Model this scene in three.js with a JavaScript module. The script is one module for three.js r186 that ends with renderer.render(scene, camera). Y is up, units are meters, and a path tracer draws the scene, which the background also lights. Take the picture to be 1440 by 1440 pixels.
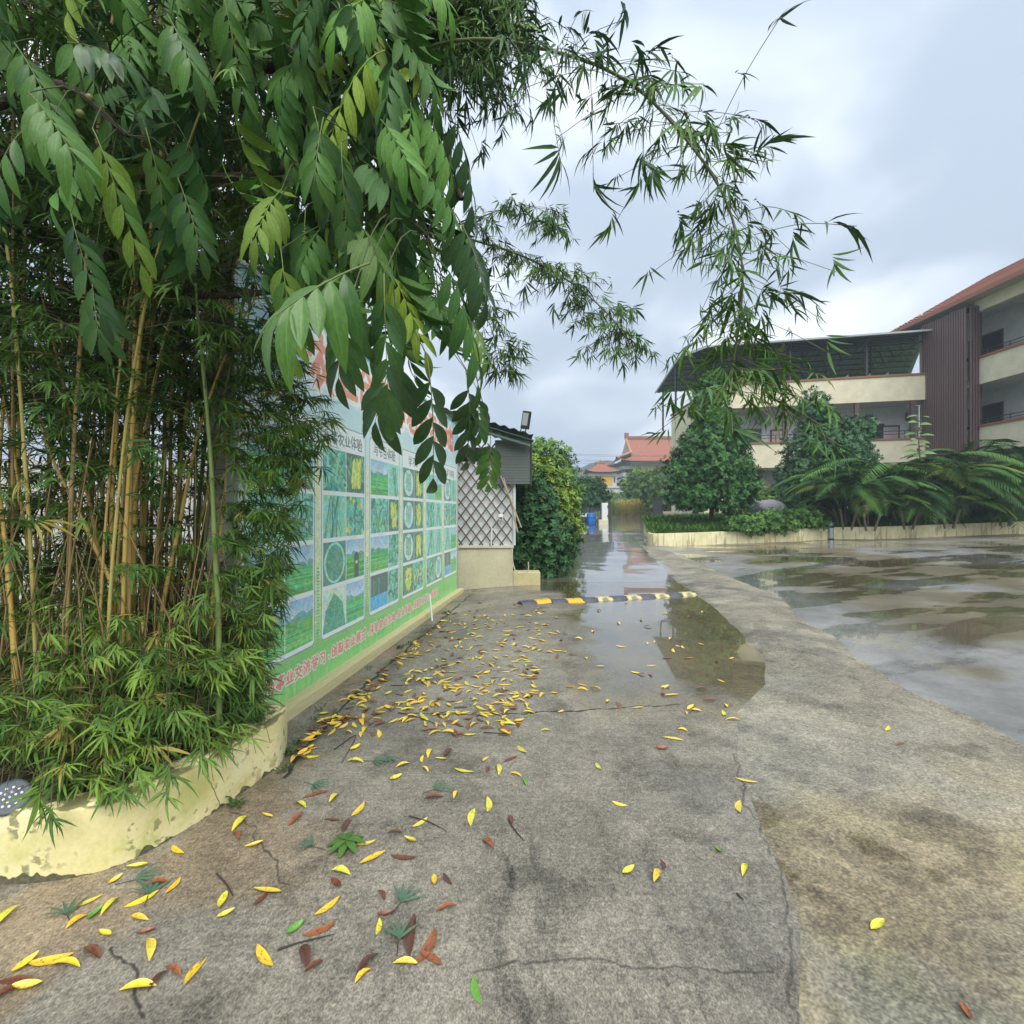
import * as THREE from 'three';
import { mergeGeometries } from 'three/addons/utils/BufferGeometryUtils.js';
import { RoundedBoxGeometry } from 'three/addons/geometries/RoundedBoxGeometry.js';

// ------------------------------------------------------------ camera, sky, sun, exposure
const scene = new THREE.Scene();
const CAM = 1.6;
const camera = new THREE.PerspectiveCamera(90, 1, 0.05, 3000);
camera.position.set(0, CAM, 0);
camera.lookAt(0, CAM, -1);

const renderer = new THREE.WebGLRenderer();
renderer.toneMapping = THREE.LinearToneMapping;
renderer.toneMappingExposure = 3.05;
renderer.shadowMap.enabled = true;

// ------------------------------------------------------------ noise
const HT = new Float32Array(65536);
{ let s = 12345; for (let i = 0; i < 65536; i++) { s = (Math.imul(s, 1664525) + 1013904223) >>> 0; HT[i] = s / 4294967296; } }
const h2 = (ix, iy) => HT[((Math.imul(ix, 7919) + Math.imul(iy, 104729)) ^ (iy << 5)) & 65535];
function vn(x, y) {
  const ix = Math.floor(x), iy = Math.floor(y), fx = x - ix, fy = y - iy, u = fx * fx * (3 - 2 * fx), v = fy * fy * (3 - 2 * fy);
  const a = h2(ix, iy), b = h2(ix + 1, iy), c = h2(ix, iy + 1), d = h2(ix + 1, iy + 1);
  return a + (b - a) * u + (c - a + (a - b - c + d) * u) * v;
}
function fbm(x, y, o = 4) { let s = 0, a = 0.5, t = 0; for (let i = 0; i < o; i++) { s += a * vn(x, y); t += a; a *= 0.5; x = x * 2.03 + 17.3; y = y * 2.03 + 5.1; } return s / t; }
const sst = (a, b, x) => { const t = Math.min(1, Math.max(0, (x - a) / (b - a))); return t * t * (3 - 2 * t); };
const lerp = (a, b, t) => a + (b - a) * t;
function rng(seed) { let s = seed >>> 0; return () => { s = (s + 0x6d2b79f5) | 0; let t = Math.imul(s ^ (s >>> 15), 1 | s); t = (t + Math.imul(t ^ (t >>> 7), 61 | t)) ^ t; return ((t ^ (t >>> 14)) >>> 0) / 4294967296; }; }

// overcast sky with soft broken cloud, computed for every direction
{
  const W = 1024, H = 512, data = new Float32Array(W * H * 4);
  for (let j = 0; j < H; j++) {
    const el = ((j + 0.5) / H - 0.5) * Math.PI, y = Math.sin(el);
    for (let i = 0; i < W; i++) {
      const az = ((i + 0.5) / W - 0.5) * 2 * Math.PI, cx = Math.cos(az) * Math.cos(el), cz = Math.sin(az) * Math.cos(el);
      const k = 1 / (Math.max(y, 0) + 0.32), X = cx * k * 1.5 + 7.7, Z = cz * k * 1.5 + 3.2;
      const wx = fbm(X * 0.9 + 40, Z * 0.9, 3) - 0.5, wz = fbm(X * 0.9, Z * 0.9 + 90, 3) - 0.5;
      const n = fbm(X * 1.6 + wx * 1.5, Z * 1.6 + wz * 1.5, 6), m = fbm(X * 0.5 + 9, Z * 0.5 + 31, 3);
      const b = sst(0.33, 0.70, n * 0.84 + m * 0.18);
      const up = Math.max(0, y);
      let L = lerp(0.235, 0.43, b) * (1 + 0.25 * up);
      const hz = Math.exp(-up * 7) * 0.5;
      let r = L * lerp(0.80, 0.97, b), g = L * lerp(0.94, 1.01, b), bl = L * lerp(1.14, 1.05, b);
      r = lerp(r, 0.26, hz); g = lerp(g, 0.31, hz); bl = lerp(bl, 0.36, hz);
      if (y < 0) { const t = Math.min(1, -y * 8); r = lerp(r, 0.16, t); g = lerp(g, 0.17, t); bl = lerp(bl, 0.16, t); }
      const o = (j * W + i) * 4; data[o] = r; data[o + 1] = g; data[o + 2] = bl; data[o + 3] = 1;
    }
  }
  const t = new THREE.DataTexture(data, W, H, THREE.RGBAFormat, THREE.FloatType);
  t.mapping = THREE.EquirectangularReflectionMapping; t.magFilter = t.minFilter = THREE.LinearFilter; t.needsUpdate = true;
  scene.background = t; scene.environment = t;
}
const sun = new THREE.DirectionalLight(new THREE.Color(1, 0.97, 0.91), 1.5);
sun.name = 'sun'; sun.position.set(5, 24, 10); sun.target.position.set(0, 0, -10);
sun.castShadow = true; sun.shadow.radius = 110; sun.shadow.mapSize.set(2048, 2048);
Object.assign(sun.shadow.camera, { left: -40, right: 40, top: 40, bottom: -40, near: 1, far: 140 });
scene.add(sun, sun.target);
scene.fog = new THREE.FogExp2(new THREE.Color(0.62, 0.72, 0.84), 0.0018);

// ------------------------------------------------------------ helpers
const V = (x, y, z) => new THREE.Vector3(x, y, z);
const taken = {};
function numbered(n) { const k = taken[n] = (taken[n] ?? -1) + 1; return k ? n + '_' + String(k).padStart(3, '0') : n; }
function shade(o) { o.castShadow = true; o.receiveShadow = true; return o; }
function tag(o, label, category, group, kind) { o.userData.label = label; o.userData.category = category; if (group) o.userData.group = group; if (kind) o.userData.kind = kind; return o; }
function thing(name, label, category, p = [0, 0, 0], turn = 0, group) {
  const o = new THREE.Group(); o.name = numbered(name); o.position.set(...p); o.rotation.y = turn; scene.add(o); return tag(o, label, category, group);
}
function part(name, geo, mat, parent, kind) {
  const g = Array.isArray(geo) ? mergeGeometries(geo.map((x) => (x.index ? x.toNonIndexed() : x))) : geo;
  const m = shade(new THREE.Mesh(g, mat)); m.name = name; parent.add(m); if (kind) m.userData.kind = kind; return m;
}
function single(name, geo, mat, label, category, group) { const m = part(numbered(name), geo, mat, scene); return tag(m, label, category, group); }
function struct(name, geo, mat) { const m = part(name, geo, mat, scene); m.userData.kind = 'structure'; return m; }
const box = (x0, x1, y0, y1, z0, z1) => new THREE.BoxGeometry(x1 - x0, y1 - y0, z1 - z0).translate((x0 + x1) / 2, (y0 + y1) / 2, (z0 + z1) / 2);
const rbox = (x0, x1, y0, y1, z0, z1, r = 0.01, s = 2) => new RoundedBoxGeometry(Math.abs(x1 - x0), Math.abs(y1 - y0), Math.abs(z1 - z0), s, r).translate((x0 + x1) / 2, (y0 + y1) / 2, (z0 + z1) / 2);
function bar(a, b, r, sides = 6) { const d = b.clone().sub(a), g = new THREE.CylinderGeometry(r, r, d.length(), sides); g.applyQuaternion(new THREE.Quaternion().setFromUnitVectors(V(0, 1, 0), d.clone().normalize())); return g.translate((a.x + b.x) / 2, (a.y + b.y) / 2, (a.z + b.z) / 2); }
function slab(a, b, w, t, up = V(0, 1, 0)) { // a flat bar of width w (along side) and thickness t between two points
  const d = b.clone().sub(a), L = d.length(); d.normalize(); const s = d.clone().cross(up).normalize(), n = s.clone().cross(d);
  return new THREE.BoxGeometry(w, L, t).applyMatrix4(new THREE.Matrix4().makeBasis(s, d, n)).translate((a.x + b.x) / 2, (a.y + b.y) / 2, (a.z + b.z) / 2);
}
function tube(pts, radii, sides = 6, caps = true) { // tapered tube through points
  const n = pts.length, P = [], N = [], U = [], I = []; let up = V(0.31, 0.17, 0.93), len = 0;
  for (let i = 0; i < n; i++) {
    const t = pts[Math.min(n - 1, i + 1)].clone().sub(pts[Math.max(0, i - 1)]).normalize();
    const s = t.clone().cross(up).normalize(); up = s.clone().cross(t).normalize();
    if (i) len += pts[i].distanceTo(pts[i - 1]);
    const r = typeof radii === 'number' ? radii : radii[i];
    for (let k = 0; k <= sides; k++) { const a = k / sides * Math.PI * 2, c = Math.cos(a), q = Math.sin(a); const nn = s.clone().multiplyScalar(c).addScaledVector(up, q); P.push(pts[i].x + nn.x * r, pts[i].y + nn.y * r, pts[i].z + nn.z * r); N.push(nn.x, nn.y, nn.z); U.push(k / sides, len); }
  }
  for (let i = 0; i < n - 1; i++) for (let k = 0; k < sides; k++) { const a = i * (sides + 1) + k, b = a + sides + 1; I.push(a, b, a + 1, b, b + 1, a + 1); }
  const g = new THREE.BufferGeometry(); g.setAttribute('position', new THREE.Float32BufferAttribute(P, 3)); g.setAttribute('normal', new THREE.Float32BufferAttribute(N, 3)); g.setAttribute('uv', new THREE.Float32BufferAttribute(U, 2)); g.setIndex(I); return g;
}
const curve = (pts, n) => new THREE.CatmullRomCurve3(pts).getPoints(n);
function prism(poly, y0, y1) { // vertical prism over a polygon of [x, z], any winding
  const s = new THREE.Shape(poly.map(([x, z]) => new THREE.Vector2(x, -z)));
  return new THREE.ExtrudeGeometry(s, { depth: y1 - y0, bevelEnabled: false }).rotateX(-Math.PI / 2).translate(0, y0, 0);
}
function tex(w, h, fn, srgb = true, wrap = THREE.RepeatWrapping) {
  const d = new Uint8Array(w * h * 4), c = [0, 0, 0];
  for (let j = 0; j < h; j++) for (let i = 0; i < w; i++) { fn(i, j, c); const o = (j * w + i) * 4; d[o] = Math.max(0, Math.min(255, c[0])); d[o + 1] = Math.max(0, Math.min(255, c[1])); d[o + 2] = Math.max(0, Math.min(255, c[2])); d[o + 3] = 255; }
  return dtex(d, w, h, srgb, wrap);
}
function dtex(d, w, h, srgb, wrap) { const t = new THREE.DataTexture(d, w, h); t.wrapS = t.wrapT = wrap; t.magFilter = t.minFilter = THREE.LinearFilter; if (srgb) t.colorSpace = THREE.SRGBColorSpace; t.needsUpdate = true; return t; }
const rgb = (r, g, b) => new THREE.Color().setRGB(r, g, b);
const mat = (c, roughness = 0.8, o = {}) => new THREE.MeshStandardMaterial({ color: Array.isArray(c) ? rgb(...c) : c, roughness, ...o });
const pmat = (c, roughness, o = {}) => new THREE.MeshPhysicalMaterial({ color: Array.isArray(c) ? rgb(...c) : c, roughness, ...o });
// mottled tone for painted and rendered surfaces, repeats after 2 m
const mottle = tex(512, 512, (i, j, c) => { const x = i / 512, y = j / 512, w = (f, o) => { const a = fbm(x * f, y * f, o), b = fbm((x - 1) * f, y * f, o), d = fbm(x * f, (y - 1) * f, o), e = fbm((x - 1) * f, (y - 1) * f, o); return lerp(lerp(a, b, x), lerp(d, e, x), y); }; const v = 226 + (w(6, 5) - 0.5) * 46 + (w(60, 2) - 0.5) * 26; c[0] = v; c[1] = v * 0.995; c[2] = v * 0.985; });
const mottleAt = (k) => { const t = mottle.clone(); t.repeat.set(k, k); t.needsUpdate = true; return t; };
const boxUV = (g, k = 0.5) => { // uv in metres by the way each face points
  g = g.index ? g.toNonIndexed() : g; g.computeVertexNormals(); const p = g.attributes.position, n = g.attributes.normal, u = new Float32Array(p.count * 2);
  for (let i = 0; i < p.count; i++) { const ax = Math.abs(n.getX(i)), ay = Math.abs(n.getY(i)), az = Math.abs(n.getZ(i)); const s = ax > ay && ax > az ? [p.getZ(i), p.getY(i)] : ay > az ? [p.getX(i), p.getZ(i)] : [p.getX(i), p.getY(i)]; u[i * 2] = s[0] * k; u[i * 2 + 1] = s[1] * k; }
  g.setAttribute('uv', new THREE.BufferAttribute(u, 2)); return g;
};

// ------------------------------------------------------------ the lie of the land (d is the distance ahead, -z)
const pw = (x, t) => { for (let i = 1; i < t.length; i++) if (x <= t[i][0]) return lerp(t[i - 1][1], t[i][1], Math.max(0, (x - t[i - 1][0]) / (t[i][0] - t[i - 1][0]))); return t[t.length - 1][1]; };
const edgeA = (d) => pw(d, [[-3, 0.7], [1.6, 0.91], [1.99, 1.13], [2.26, 1.22], [2.5, 1.25], [3.2, 1.42], [4.1, 1.83], [4.7, 2.35], [5.5, 2.67], [8.2, 3.2], [10.5, 3.4], [14, 3.9], [22, 5.2]]) + 0.10 * (fbm(d * 1.7, 3.3, 3) - 0.5);
const edgeB = (d) => pw(d, [[-3, 3.9], [2, 3.6], [3.44, 3.44], [4.6, 3.5], [5.76, 3.76], [7.2, 4.0], [8.5, 4.5], [12, 4.7], [15, 5.0], [22, 6.4]]) + 0.22 * (fbm(d * 1.3, 8.1, 4) - 0.5);
function ground(x, d) {
  const near = pw(d, [[4, 0], [7, 0.105], [10, 0.13]]) * sst(-1.6, 0.6, x), far = pw(d, [[10, 0], [25, 0.45], [100, 1.35], [101, 1.35]]);
  const side = 0.03 * Math.min(22, Math.max(0, x - 3));
  return near + far + side;
}
const hump = (x, d) => { const a = edgeA(d), b = edgeB(d), t = (x - a) / (b - a); return t > 0 && t < 1 ? 0.05 * Math.sin(Math.PI * Math.pow(t, 1.4)) * sst(20, 12, d) : 0; };
const floorY = (x, d) => ground(x, d) + hump(x, d);
function gp(px, py) { // where the ray through a pixel of the photograph meets the ground
  const kx = (px - 720) / 720, ky = (py - 720) / 720; let lo = 0.3, hi = 200;
  for (let i = 0; i < 50; i++) { const d = (lo + hi) / 2; if (CAM - ky * d > floorY(kx * d, d)) lo = d; else hi = d; }
  return V(kx * lo, floorY(kx * lo, lo), -lo);
}
const at = (px, py, d) => V((px - 720) / 720 * d, CAM + (720 - py) / 720 * d, -d);
const proj = (p) => [720 + p.x / -p.z * 720, 720 - (p.y - CAM) / -p.z * 720];
// ------------------------------------------------------------ paving
const N = 2048;
const range = (a, b, s) => { const r = []; for (let x = a; x < b - 1e-6; x += s) r.push(x); r.push(b); return r; };
function cracks(x0, d0, w, h, lines, W) { // thin dark breaks drawn as lines, read back as a mask
  const c = document.createElement('canvas'); c.width = N; c.height = N; const g = c.getContext('2d'); g.fillStyle = '#000'; g.fillRect(0, 0, N, N);
  const r = rng(W);
  for (const { p, width, tone, rough = 0.02, closed } of lines) {
    g.strokeStyle = `rgba(255,255,255,${tone})`; g.lineJoin = 'round';
    for (let i = 0; i < p.length - 1; i++) { const n = 14; for (let k = 0; k < n; k++) { g.lineWidth = Math.max(1.2, width * (0.3 + r() * 0.8) / w * N); g.beginPath(); for (const t of [k / n, (k + 1) / n]) { const x = lerp(p[i][0], p[i + 1][0], t), d = lerp(p[i][1], p[i + 1][1], t), q = (fbm(x * 9, d * 9, 4) - 0.5) * rough * 4; g[t === k / n ? 'moveTo' : 'lineTo']((x + q - x0) / w * N, (d + q - d0) / h * N); } g.stroke(); } }
  }
  return g.getImageData(0, 0, N, N).data;
}
const wp = (px, py) => { const p = gp(px, py); return [p.x, -p.z]; };
function paving(x0, d0, w, h, lines, seed, fn) {
  const col = new Uint8Array(N * N * 4), rel = new Uint8Array(N * N * 4), wet = new Uint8Array(N * N * 4), ck = cracks(x0, d0, w, h, lines, seed), o = {};
  for (let j = 0; j < N; j++) { const d = d0 + h * (j + 0.5) / N;
    for (let i = 0; i < N; i++) { const x = x0 + w * (i + 0.5) / N, k = (j * N + i) * 4;
      fn(x, d, o, ck[k] / 255);
      const q = (v) => (v < 0 ? 0 : v > 255 ? 255 : v);
      col[k] = q(o.r); col[k + 1] = q(o.g); col[k + 2] = q(o.b); col[k + 3] = 255;
      rel[k] = q(o.h * 255); rel[k + 1] = q(o.rough * 255); rel[k + 3] = 255; wet[k] = q(o.coat * 255); wet[k + 1] = q(o.cr * 255); wet[k + 3] = 255;
    } }
  const wrap = THREE.MirroredRepeatWrapping, C = dtex(col, N, N, true, wrap), R = dtex(rel, N, N, false, wrap), Wt = dtex(wet, N, N, false, wrap);
  return new THREE.MeshPhysicalMaterial({ map: C, bumpMap: R, bumpScale: 0.006, roughnessMap: R, roughness: 1, clearcoat: 1, clearcoatMap: Wt, clearcoatRoughness: 1, clearcoatRoughnessMap: Wt });
}
function sheet(xa, xb, ds, cols, lift, rect) { // rows at distance ds, each from xa(d) to xb(d)
  const P = [], U = [], I = [];
  ds.forEach((d, j) => { const a = xa(d), b = xb(d); for (let i = 0; i <= cols; i++) { const t = i / cols, x = lerp(a, b, t); P.push(x, lift(x, d, t), -d); U.push((x - rect[0]) / rect[2], (d - rect[1]) / rect[3]); if (i < cols && j < ds.length - 1) { const q = j * (cols + 1) + i, s = q + cols + 1; I.push(q, q + 1, s, s, q + 1, s + 1); } } });
  const g = new THREE.BufferGeometry(); g.setAttribute('position', new THREE.Float32BufferAttribute(P, 3)); g.setAttribute('uv', new THREE.Float32BufferAttribute(U, 2)); g.setIndex(I); g.computeVertexNormals(); return g;
}

const DR = [-3, 0.4, 6.6, 10.4];
const driveLines = [
  { p: [[-1.35, 3.1], [-1.42, 3.9], [-1.33, 5.0], [-1.16, 6.4], [-0.95, 8.2], [-0.8, 9.6]], width: 0.035, tone: 0.9, rough: 0.03 },
  { p: [wp(560, 1003), wp(660, 1006), wp(745, 1003), wp(800, 1000), wp(900, 994), wp(960, 990)], width: 0.014, tone: 0.95, rough: 0.03 },
  { p: [wp(430, 975), wp(560, 948), wp(700, 943), wp(830, 938)], width: 0.012, tone: 0.45, rough: 0.005 },
  { p: [wp(660, 1372), wp(700, 1362), wp(760, 1352), wp(830, 1350), wp(960, 1362), wp(1090, 1362)], width: 0.006, tone: 0.55, rough: 0.02 },
  { p: [wp(150, 1335), wp(178, 1365), wp(182, 1400), wp(190, 1440)], width: 0.008, tone: 0.8, rough: 0.02 },
  { p: range(1.5, 3.4, 0.2).map((d) => [edgeA(d) - 0.025, d]), width: 0.014, tone: 0.4, rough: 0.04 },
  { p: [[-1.5, 2.72], [-1.3, 2.55], [-1.05, 2.3], [-0.95, 2.2]], width: 0.008, tone: 0.6, rough: 0.02 },
];
const matDrive = paving(...DR, driveLines, 11, (x, d, o, ck) => {
  const n1 = fbm(x * 1.1 + 3, d * 1.1, 4), n2 = fbm(x * 5, d * 5 + 7, 4), n3 = fbm(x * 26, d * 26, 3), gr = h2((x * 400) | 0, (d * 330) | 0), agg = fbm(x * 95, d * 95, 2);
  const streak = fbm(x * 22 + d * 1.5 + (n2 - 0.5) * 3, d * 2.6 + 4, 4), zone = (sst(-0.16, 0.0, x) * sst(0.2, 0.06, x) + sst(0.3, 0.42, x) * sst(0.72, 0.55, x) * 0.9) * sst(3.1, 2.2, d);
  const dirt = sst(0.45, 0.62, fbm(x * 1.7 + 20, d * 1.7, 4)) * sst(-0.5, -1.3, x);
  const lap = sst(0.52, 0.6, fbm(x * 0.8 + 50 + n2 * 0.3, d * 0.9 + 8, 3));
  let v = 121 + (n1 - 0.5) * 46 + (n2 - 0.5) * 40 + (n3 - 0.5) * 26 + (gr - 0.5) * 60 + (agg - 0.5) * 46;
  const broom = (fbm(x * 3 + 9, d * 75, 2) - 0.5) * 14 * sst(8, 3, d); v += broom;
  v -= zone * sst(0.42, 0.68, streak) * 28; v += lap * 9;
  let r = v * 1.02, g = v * 0.975, b = v * 0.87;
  r = lerp(r, v * 1.04, dirt); g = lerp(g, v * 0.93, dirt); b = lerp(b, v * 0.76, dirt);
  const stain = sst(0.62, 0.72, fbm(x * 3.1 + 5, d * 3.1 + 80, 5)); r -= stain * 16; g -= stain * 15; b -= stain * 14;
  const gut = Math.exp(-Math.abs(x - pw(d, [[3, -1.42], [6.4, -1.16], [9.6, -0.8]]) - (n2 - 0.5) * 0.25) / 0.07) * sst(2.8, 3.3, d) * sst(0.42, 0.6, fbm(x * 7, d * 7 + 3, 3));
  r = lerp(r, 62, gut * 0.7); g = lerp(g, 66, gut * 0.7); b = lerp(b, 38, gut * 0.7);
  const pool = sst(0.25, 0.72, x - 0.22 + (n1 - 0.5) * 1.2 + (n2 - 0.5) * 0.35) * sst(3.85, 4.7, d + (n1 - 0.5) * 1.4 + (n2 - 0.5) * 0.5);
  const damp = sst(0.40, 0.62, fbm(x * 0.9 + 71, d * 0.9 + 13, 4)) * 0.55 + 0.18;
  const film = sst(9.2, 9.8, d) * sst(-0.2, 0.6, x);
  const w = Math.max(pool, film), k = 1 - 0.24 * w - 0.1 * damp * (1 - w); r *= k; g *= k; b *= k * (1 - 0.38 * pool); g *= 1 - 0.11 * pool; r *= 1 - 0.04 * pool;
  r = lerp(r, 34, ck); g = lerp(g, 33, ck); b = lerp(b, 28, ck);
  o.r = r; o.g = g; o.b = b; o.h = 0.4 + (n3 - 0.5) * 0.3 + (agg - 0.5) * 0.55 + (gr - 0.5) * 0.15 + broom * 0.012 - ck * 0.6; o.rough = lerp(0.82 - 0.25 * damp, 0.14, w);
  o.coat = Math.max(w, damp * 0.42 * sst(0.3, 0.6, n2 + 0.1)); o.cr = lerp(lerp(0.34, 0.2, damp), 0.02 + 0.1 * (1 - w), w);
});
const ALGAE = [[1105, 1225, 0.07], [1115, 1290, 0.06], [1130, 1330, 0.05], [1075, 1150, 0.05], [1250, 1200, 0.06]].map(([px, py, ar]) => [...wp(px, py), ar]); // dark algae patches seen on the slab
const CR = [0.6, 0.4, 14, 14];
const yardLines = [
  { p: [wp(1100, 858), wp(1190, 922), wp(1300, 985), wp(1440, 1050)], width: 0.01, tone: 0.2 },
  { p: [[5.2, 6.2], [7.5, 5.6], [12, 4.2]], width: 0.02, tone: 0.5, rough: 0.01 }, { p: [[5.6, 11.0], [9, 9.8], [14.5, 8.2]], width: 0.025, tone: 0.5, rough: 0.01 },
  { p: [[7.4, 14], [7.1, 9.5], [6.6, 5.8], [6.0, 2.5]], width: 0.02, tone: 0.45, rough: 0.01 }, { p: [[10.6, 14], [10.3, 9.5], [9.6, 4.9]], width: 0.02, tone: 0.45, rough: 0.01 },
];
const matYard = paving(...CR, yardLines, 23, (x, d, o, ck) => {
  const b = edgeB(d), yard = x > b ? 1 : 0;
  const n1 = fbm(x * 0.8 + 31, d * 0.8 + 2, 4), n2 = fbm(x * 4.2, d * 4.2 + 19, 4), n3 = fbm(x * 22, d * 22 + 5, 3), gr = h2((x * 210) | 0, (d * 210 + 77) | 0), agg = fbm(x * 75, d * 75, 2);
  const sweep = fbm((x * 0.75 + d * 0.5) * 6, (d * 0.75 - x * 0.5) * 0.9, 4);
  let v, r, g, bl, coat, cr;
  if (!yard) {
    v = 125 + (n1 - 0.5) * 30 + (n2 - 0.5) * 44 + (n3 - 0.5) * 28 + (gr - 0.5) * 56 + (agg - 0.5) * 44 + (sweep - 0.5) * 34;
    const ochre = sst(0.40, 0.62, fbm(x * 0.9 + 4, d * 0.9 + 44, 4)) * lerp(1, 0.25, sst(2.2, 3.6, d));
    r = v * lerp(1.0, 1.03, ochre); g = v * lerp(0.968, 0.945, ochre); bl = v * lerp(0.86, 0.75, ochre);
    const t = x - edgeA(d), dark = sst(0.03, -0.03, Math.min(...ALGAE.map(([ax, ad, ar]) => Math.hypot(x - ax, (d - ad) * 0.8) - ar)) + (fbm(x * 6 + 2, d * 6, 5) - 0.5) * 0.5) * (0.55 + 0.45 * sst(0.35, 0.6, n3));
    const green = sst(0.5, 0.62, fbm(x * 2.2 + 60, d * 2.2, 4)) * sst(3.2, 2.0, d);
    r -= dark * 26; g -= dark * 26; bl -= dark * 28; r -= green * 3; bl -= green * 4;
    const st = sst(0.6, 0.7, fbm(x * 2.4 + 15, d * 2.4 + 9, 5)); r -= st * 20; g -= st * 19; bl -= st * 16;
    coat = 0.08 + 0.3 * sst(0.45, 0.65, fbm(x * 1.1 + 7, d * 1.1, 4)) * sst(2.4, 4.0, d); cr = 0.34;
    const pool = sst(0.28, -0.05, t + (n2 - 0.5) * 0.5) * sst(3.9, 4.6, d); coat = Math.max(coat, pool); cr = lerp(cr, 0.03, pool);
  } else {
    v = 146 + (n1 - 0.5) * 54 + (n2 - 0.5) * 36 + (n3 - 0.5) * 18 + (gr - 0.5) * 12;
    const mud = sst(0.4, 0.62, fbm(x * 0.55 + 90, d * 0.75 + 12, 4)) * sst(0.35, 1.3, x - b + (n1 - 0.5) * 1.4);
    r = v * lerp(0.98, 1.0, mud); g = v * lerp(0.98, 0.92, mud); bl = v * lerp(0.96, 0.70, mud); const k = 0.88 - mud * 0.2; r *= k; g *= k; bl *= k;
    const lay = sst(0.44, 0.55, fbm((x * 0.8 + d * 0.45) * 0.8 + 3, (d * 0.9 - x * 0.35) * 1.9, 6));
    coat = lerp(0.3, 1, lay); cr = lerp(0.16, 0.015, lay) + 0.03 * n2; o.yr = lerp(0.5, 0.16, lay);
  }
  r = lerp(r, 45, ck); g = lerp(g, 42, ck); bl = lerp(bl, 34, ck);
  o.r = r; o.g = g; o.b = bl; o.h = 0.4 + (n3 - 0.5) * 0.45 + (agg - 0.5) * (yard ? 0.15 : 0.5) + (sweep - 0.5) * 0.4 - ck * 0.4; o.rough = yard ? o.yr : 0.78; o.coat = coat; o.cr = cr;
});
const ripple = (x, d) => sst(9.5, 12, d) * 0.012 * (fbm(x * 0.9 + 4, d * 1.1, 3) - 0.5) + sst(10, 13, d) * 0.003 * (fbm(x * 2.2, d * 4.5, 2) - 0.5);
const dRows = [...range(-3, 3, 0.15), ...range(3.12, 24, 0.12)];
const roadL = (d) => pw(d, [[-3, -9], [3.4, -9], [10.2, -4], [10.4, -2], [12, 0.2], [24, 0.4]]);
struct('driveway', sheet(roadL, edgeA, [...range(-3, 3, 0.15), ...range(3.12, 10.6, 0.12)], 60, (x, d, t) => ground(x, d) + ripple(x, d), DR), matDrive);
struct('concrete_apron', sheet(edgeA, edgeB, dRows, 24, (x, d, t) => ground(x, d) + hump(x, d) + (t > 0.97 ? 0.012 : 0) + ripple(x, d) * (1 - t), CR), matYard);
const yardRows = [...range(-3, 2, 0.3), ...range(2.15, 24, 0.15)];
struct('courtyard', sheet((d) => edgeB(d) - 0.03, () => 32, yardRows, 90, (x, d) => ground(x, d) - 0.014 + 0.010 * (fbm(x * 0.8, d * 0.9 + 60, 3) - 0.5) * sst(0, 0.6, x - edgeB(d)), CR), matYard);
// beyond: the wet lane to the gate and the land around it
const farTone = tex(512, 512, (i, j, c) => { const n = fbm(i / 40, j / 40, 5), v = 108 + (n - 0.5) * 60 + (h2(i, j) - 0.5) * 18; c[0] = v; c[1] = v * 0.97; c[2] = v * 0.88; });
farTone.wrapS = farTone.wrapT = THREE.MirroredRepeatWrapping;
const matLane = pmat(0xffffff, 0.3, { map: farTone, clearcoat: 1, clearcoatRoughness: 0.04 });
struct('lane', sheet((d) => (d < 23.9 ? roadL(d) : pw(d, [[23.9, 0.3], [36, 1.2], [56, 2.6]])), (d) => (d < 23.9 ? edgeA(d) + 0.002 : pw(d, [[23.9, 9], [34, 11], [45, 17], [56, 26]])), [...range(10.6, 23.8, 0.12), ...range(23.9, 54, 0.25)], 44, (x, d) => ground(x, d) + 0.001 + sst(22, 24, d) * 0.005 + ripple(x, d), [0, 0, 6, 6]), matLane);
const grassTone = tex(512, 512, (i, j, c) => { const n = fbm(i / 30, j / 30, 5), m = fbm(i / 9 + 40, j / 9, 3); c[0] = 74 + n * 50 - m * 20; c[1] = 92 + n * 40; c[2] = 42 + n * 24; });
grassTone.wrapS = grassTone.wrapT = THREE.MirroredRepeatWrapping;
{
  const xs = [-1500, -600, -250, -120, -70, -40, -25, -15, -9, -5, -2, 0, 1, 2, 4, 6, 9, 12, 16, 20, 25, 30, 36, 45, 60, 90, 150, 300, 700, 1500], ds = [-1500, -400, -100, -40, -20, -12, -8, -5, -3, ...range(0, 60, 2), 70, 85, 100, 130, 180, 260, 400, 700, 1600];
  const P = [], U = [], I = [];
  ds.forEach((d, j) => xs.forEach((x, i) => { P.push(x, ground(x, d) - 0.09, -d); U.push(x / 5, d / 5); if (i < xs.length - 1 && j < ds.length - 1) { const q = j * xs.length + i, s = q + xs.length; I.push(q, q + 1, s, s, q + 1, s + 1); } }));
  const g = new THREE.BufferGeometry(); g.setAttribute('position', new THREE.Float32BufferAttribute(P, 3)); g.setAttribute('uv', new THREE.Float32BufferAttribute(U, 2)); g.setIndex(I); g.computeVertexNormals();
  struct('terrain', g, mat(0xffffff, 0.95, { map: grassTone }));
}
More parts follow.
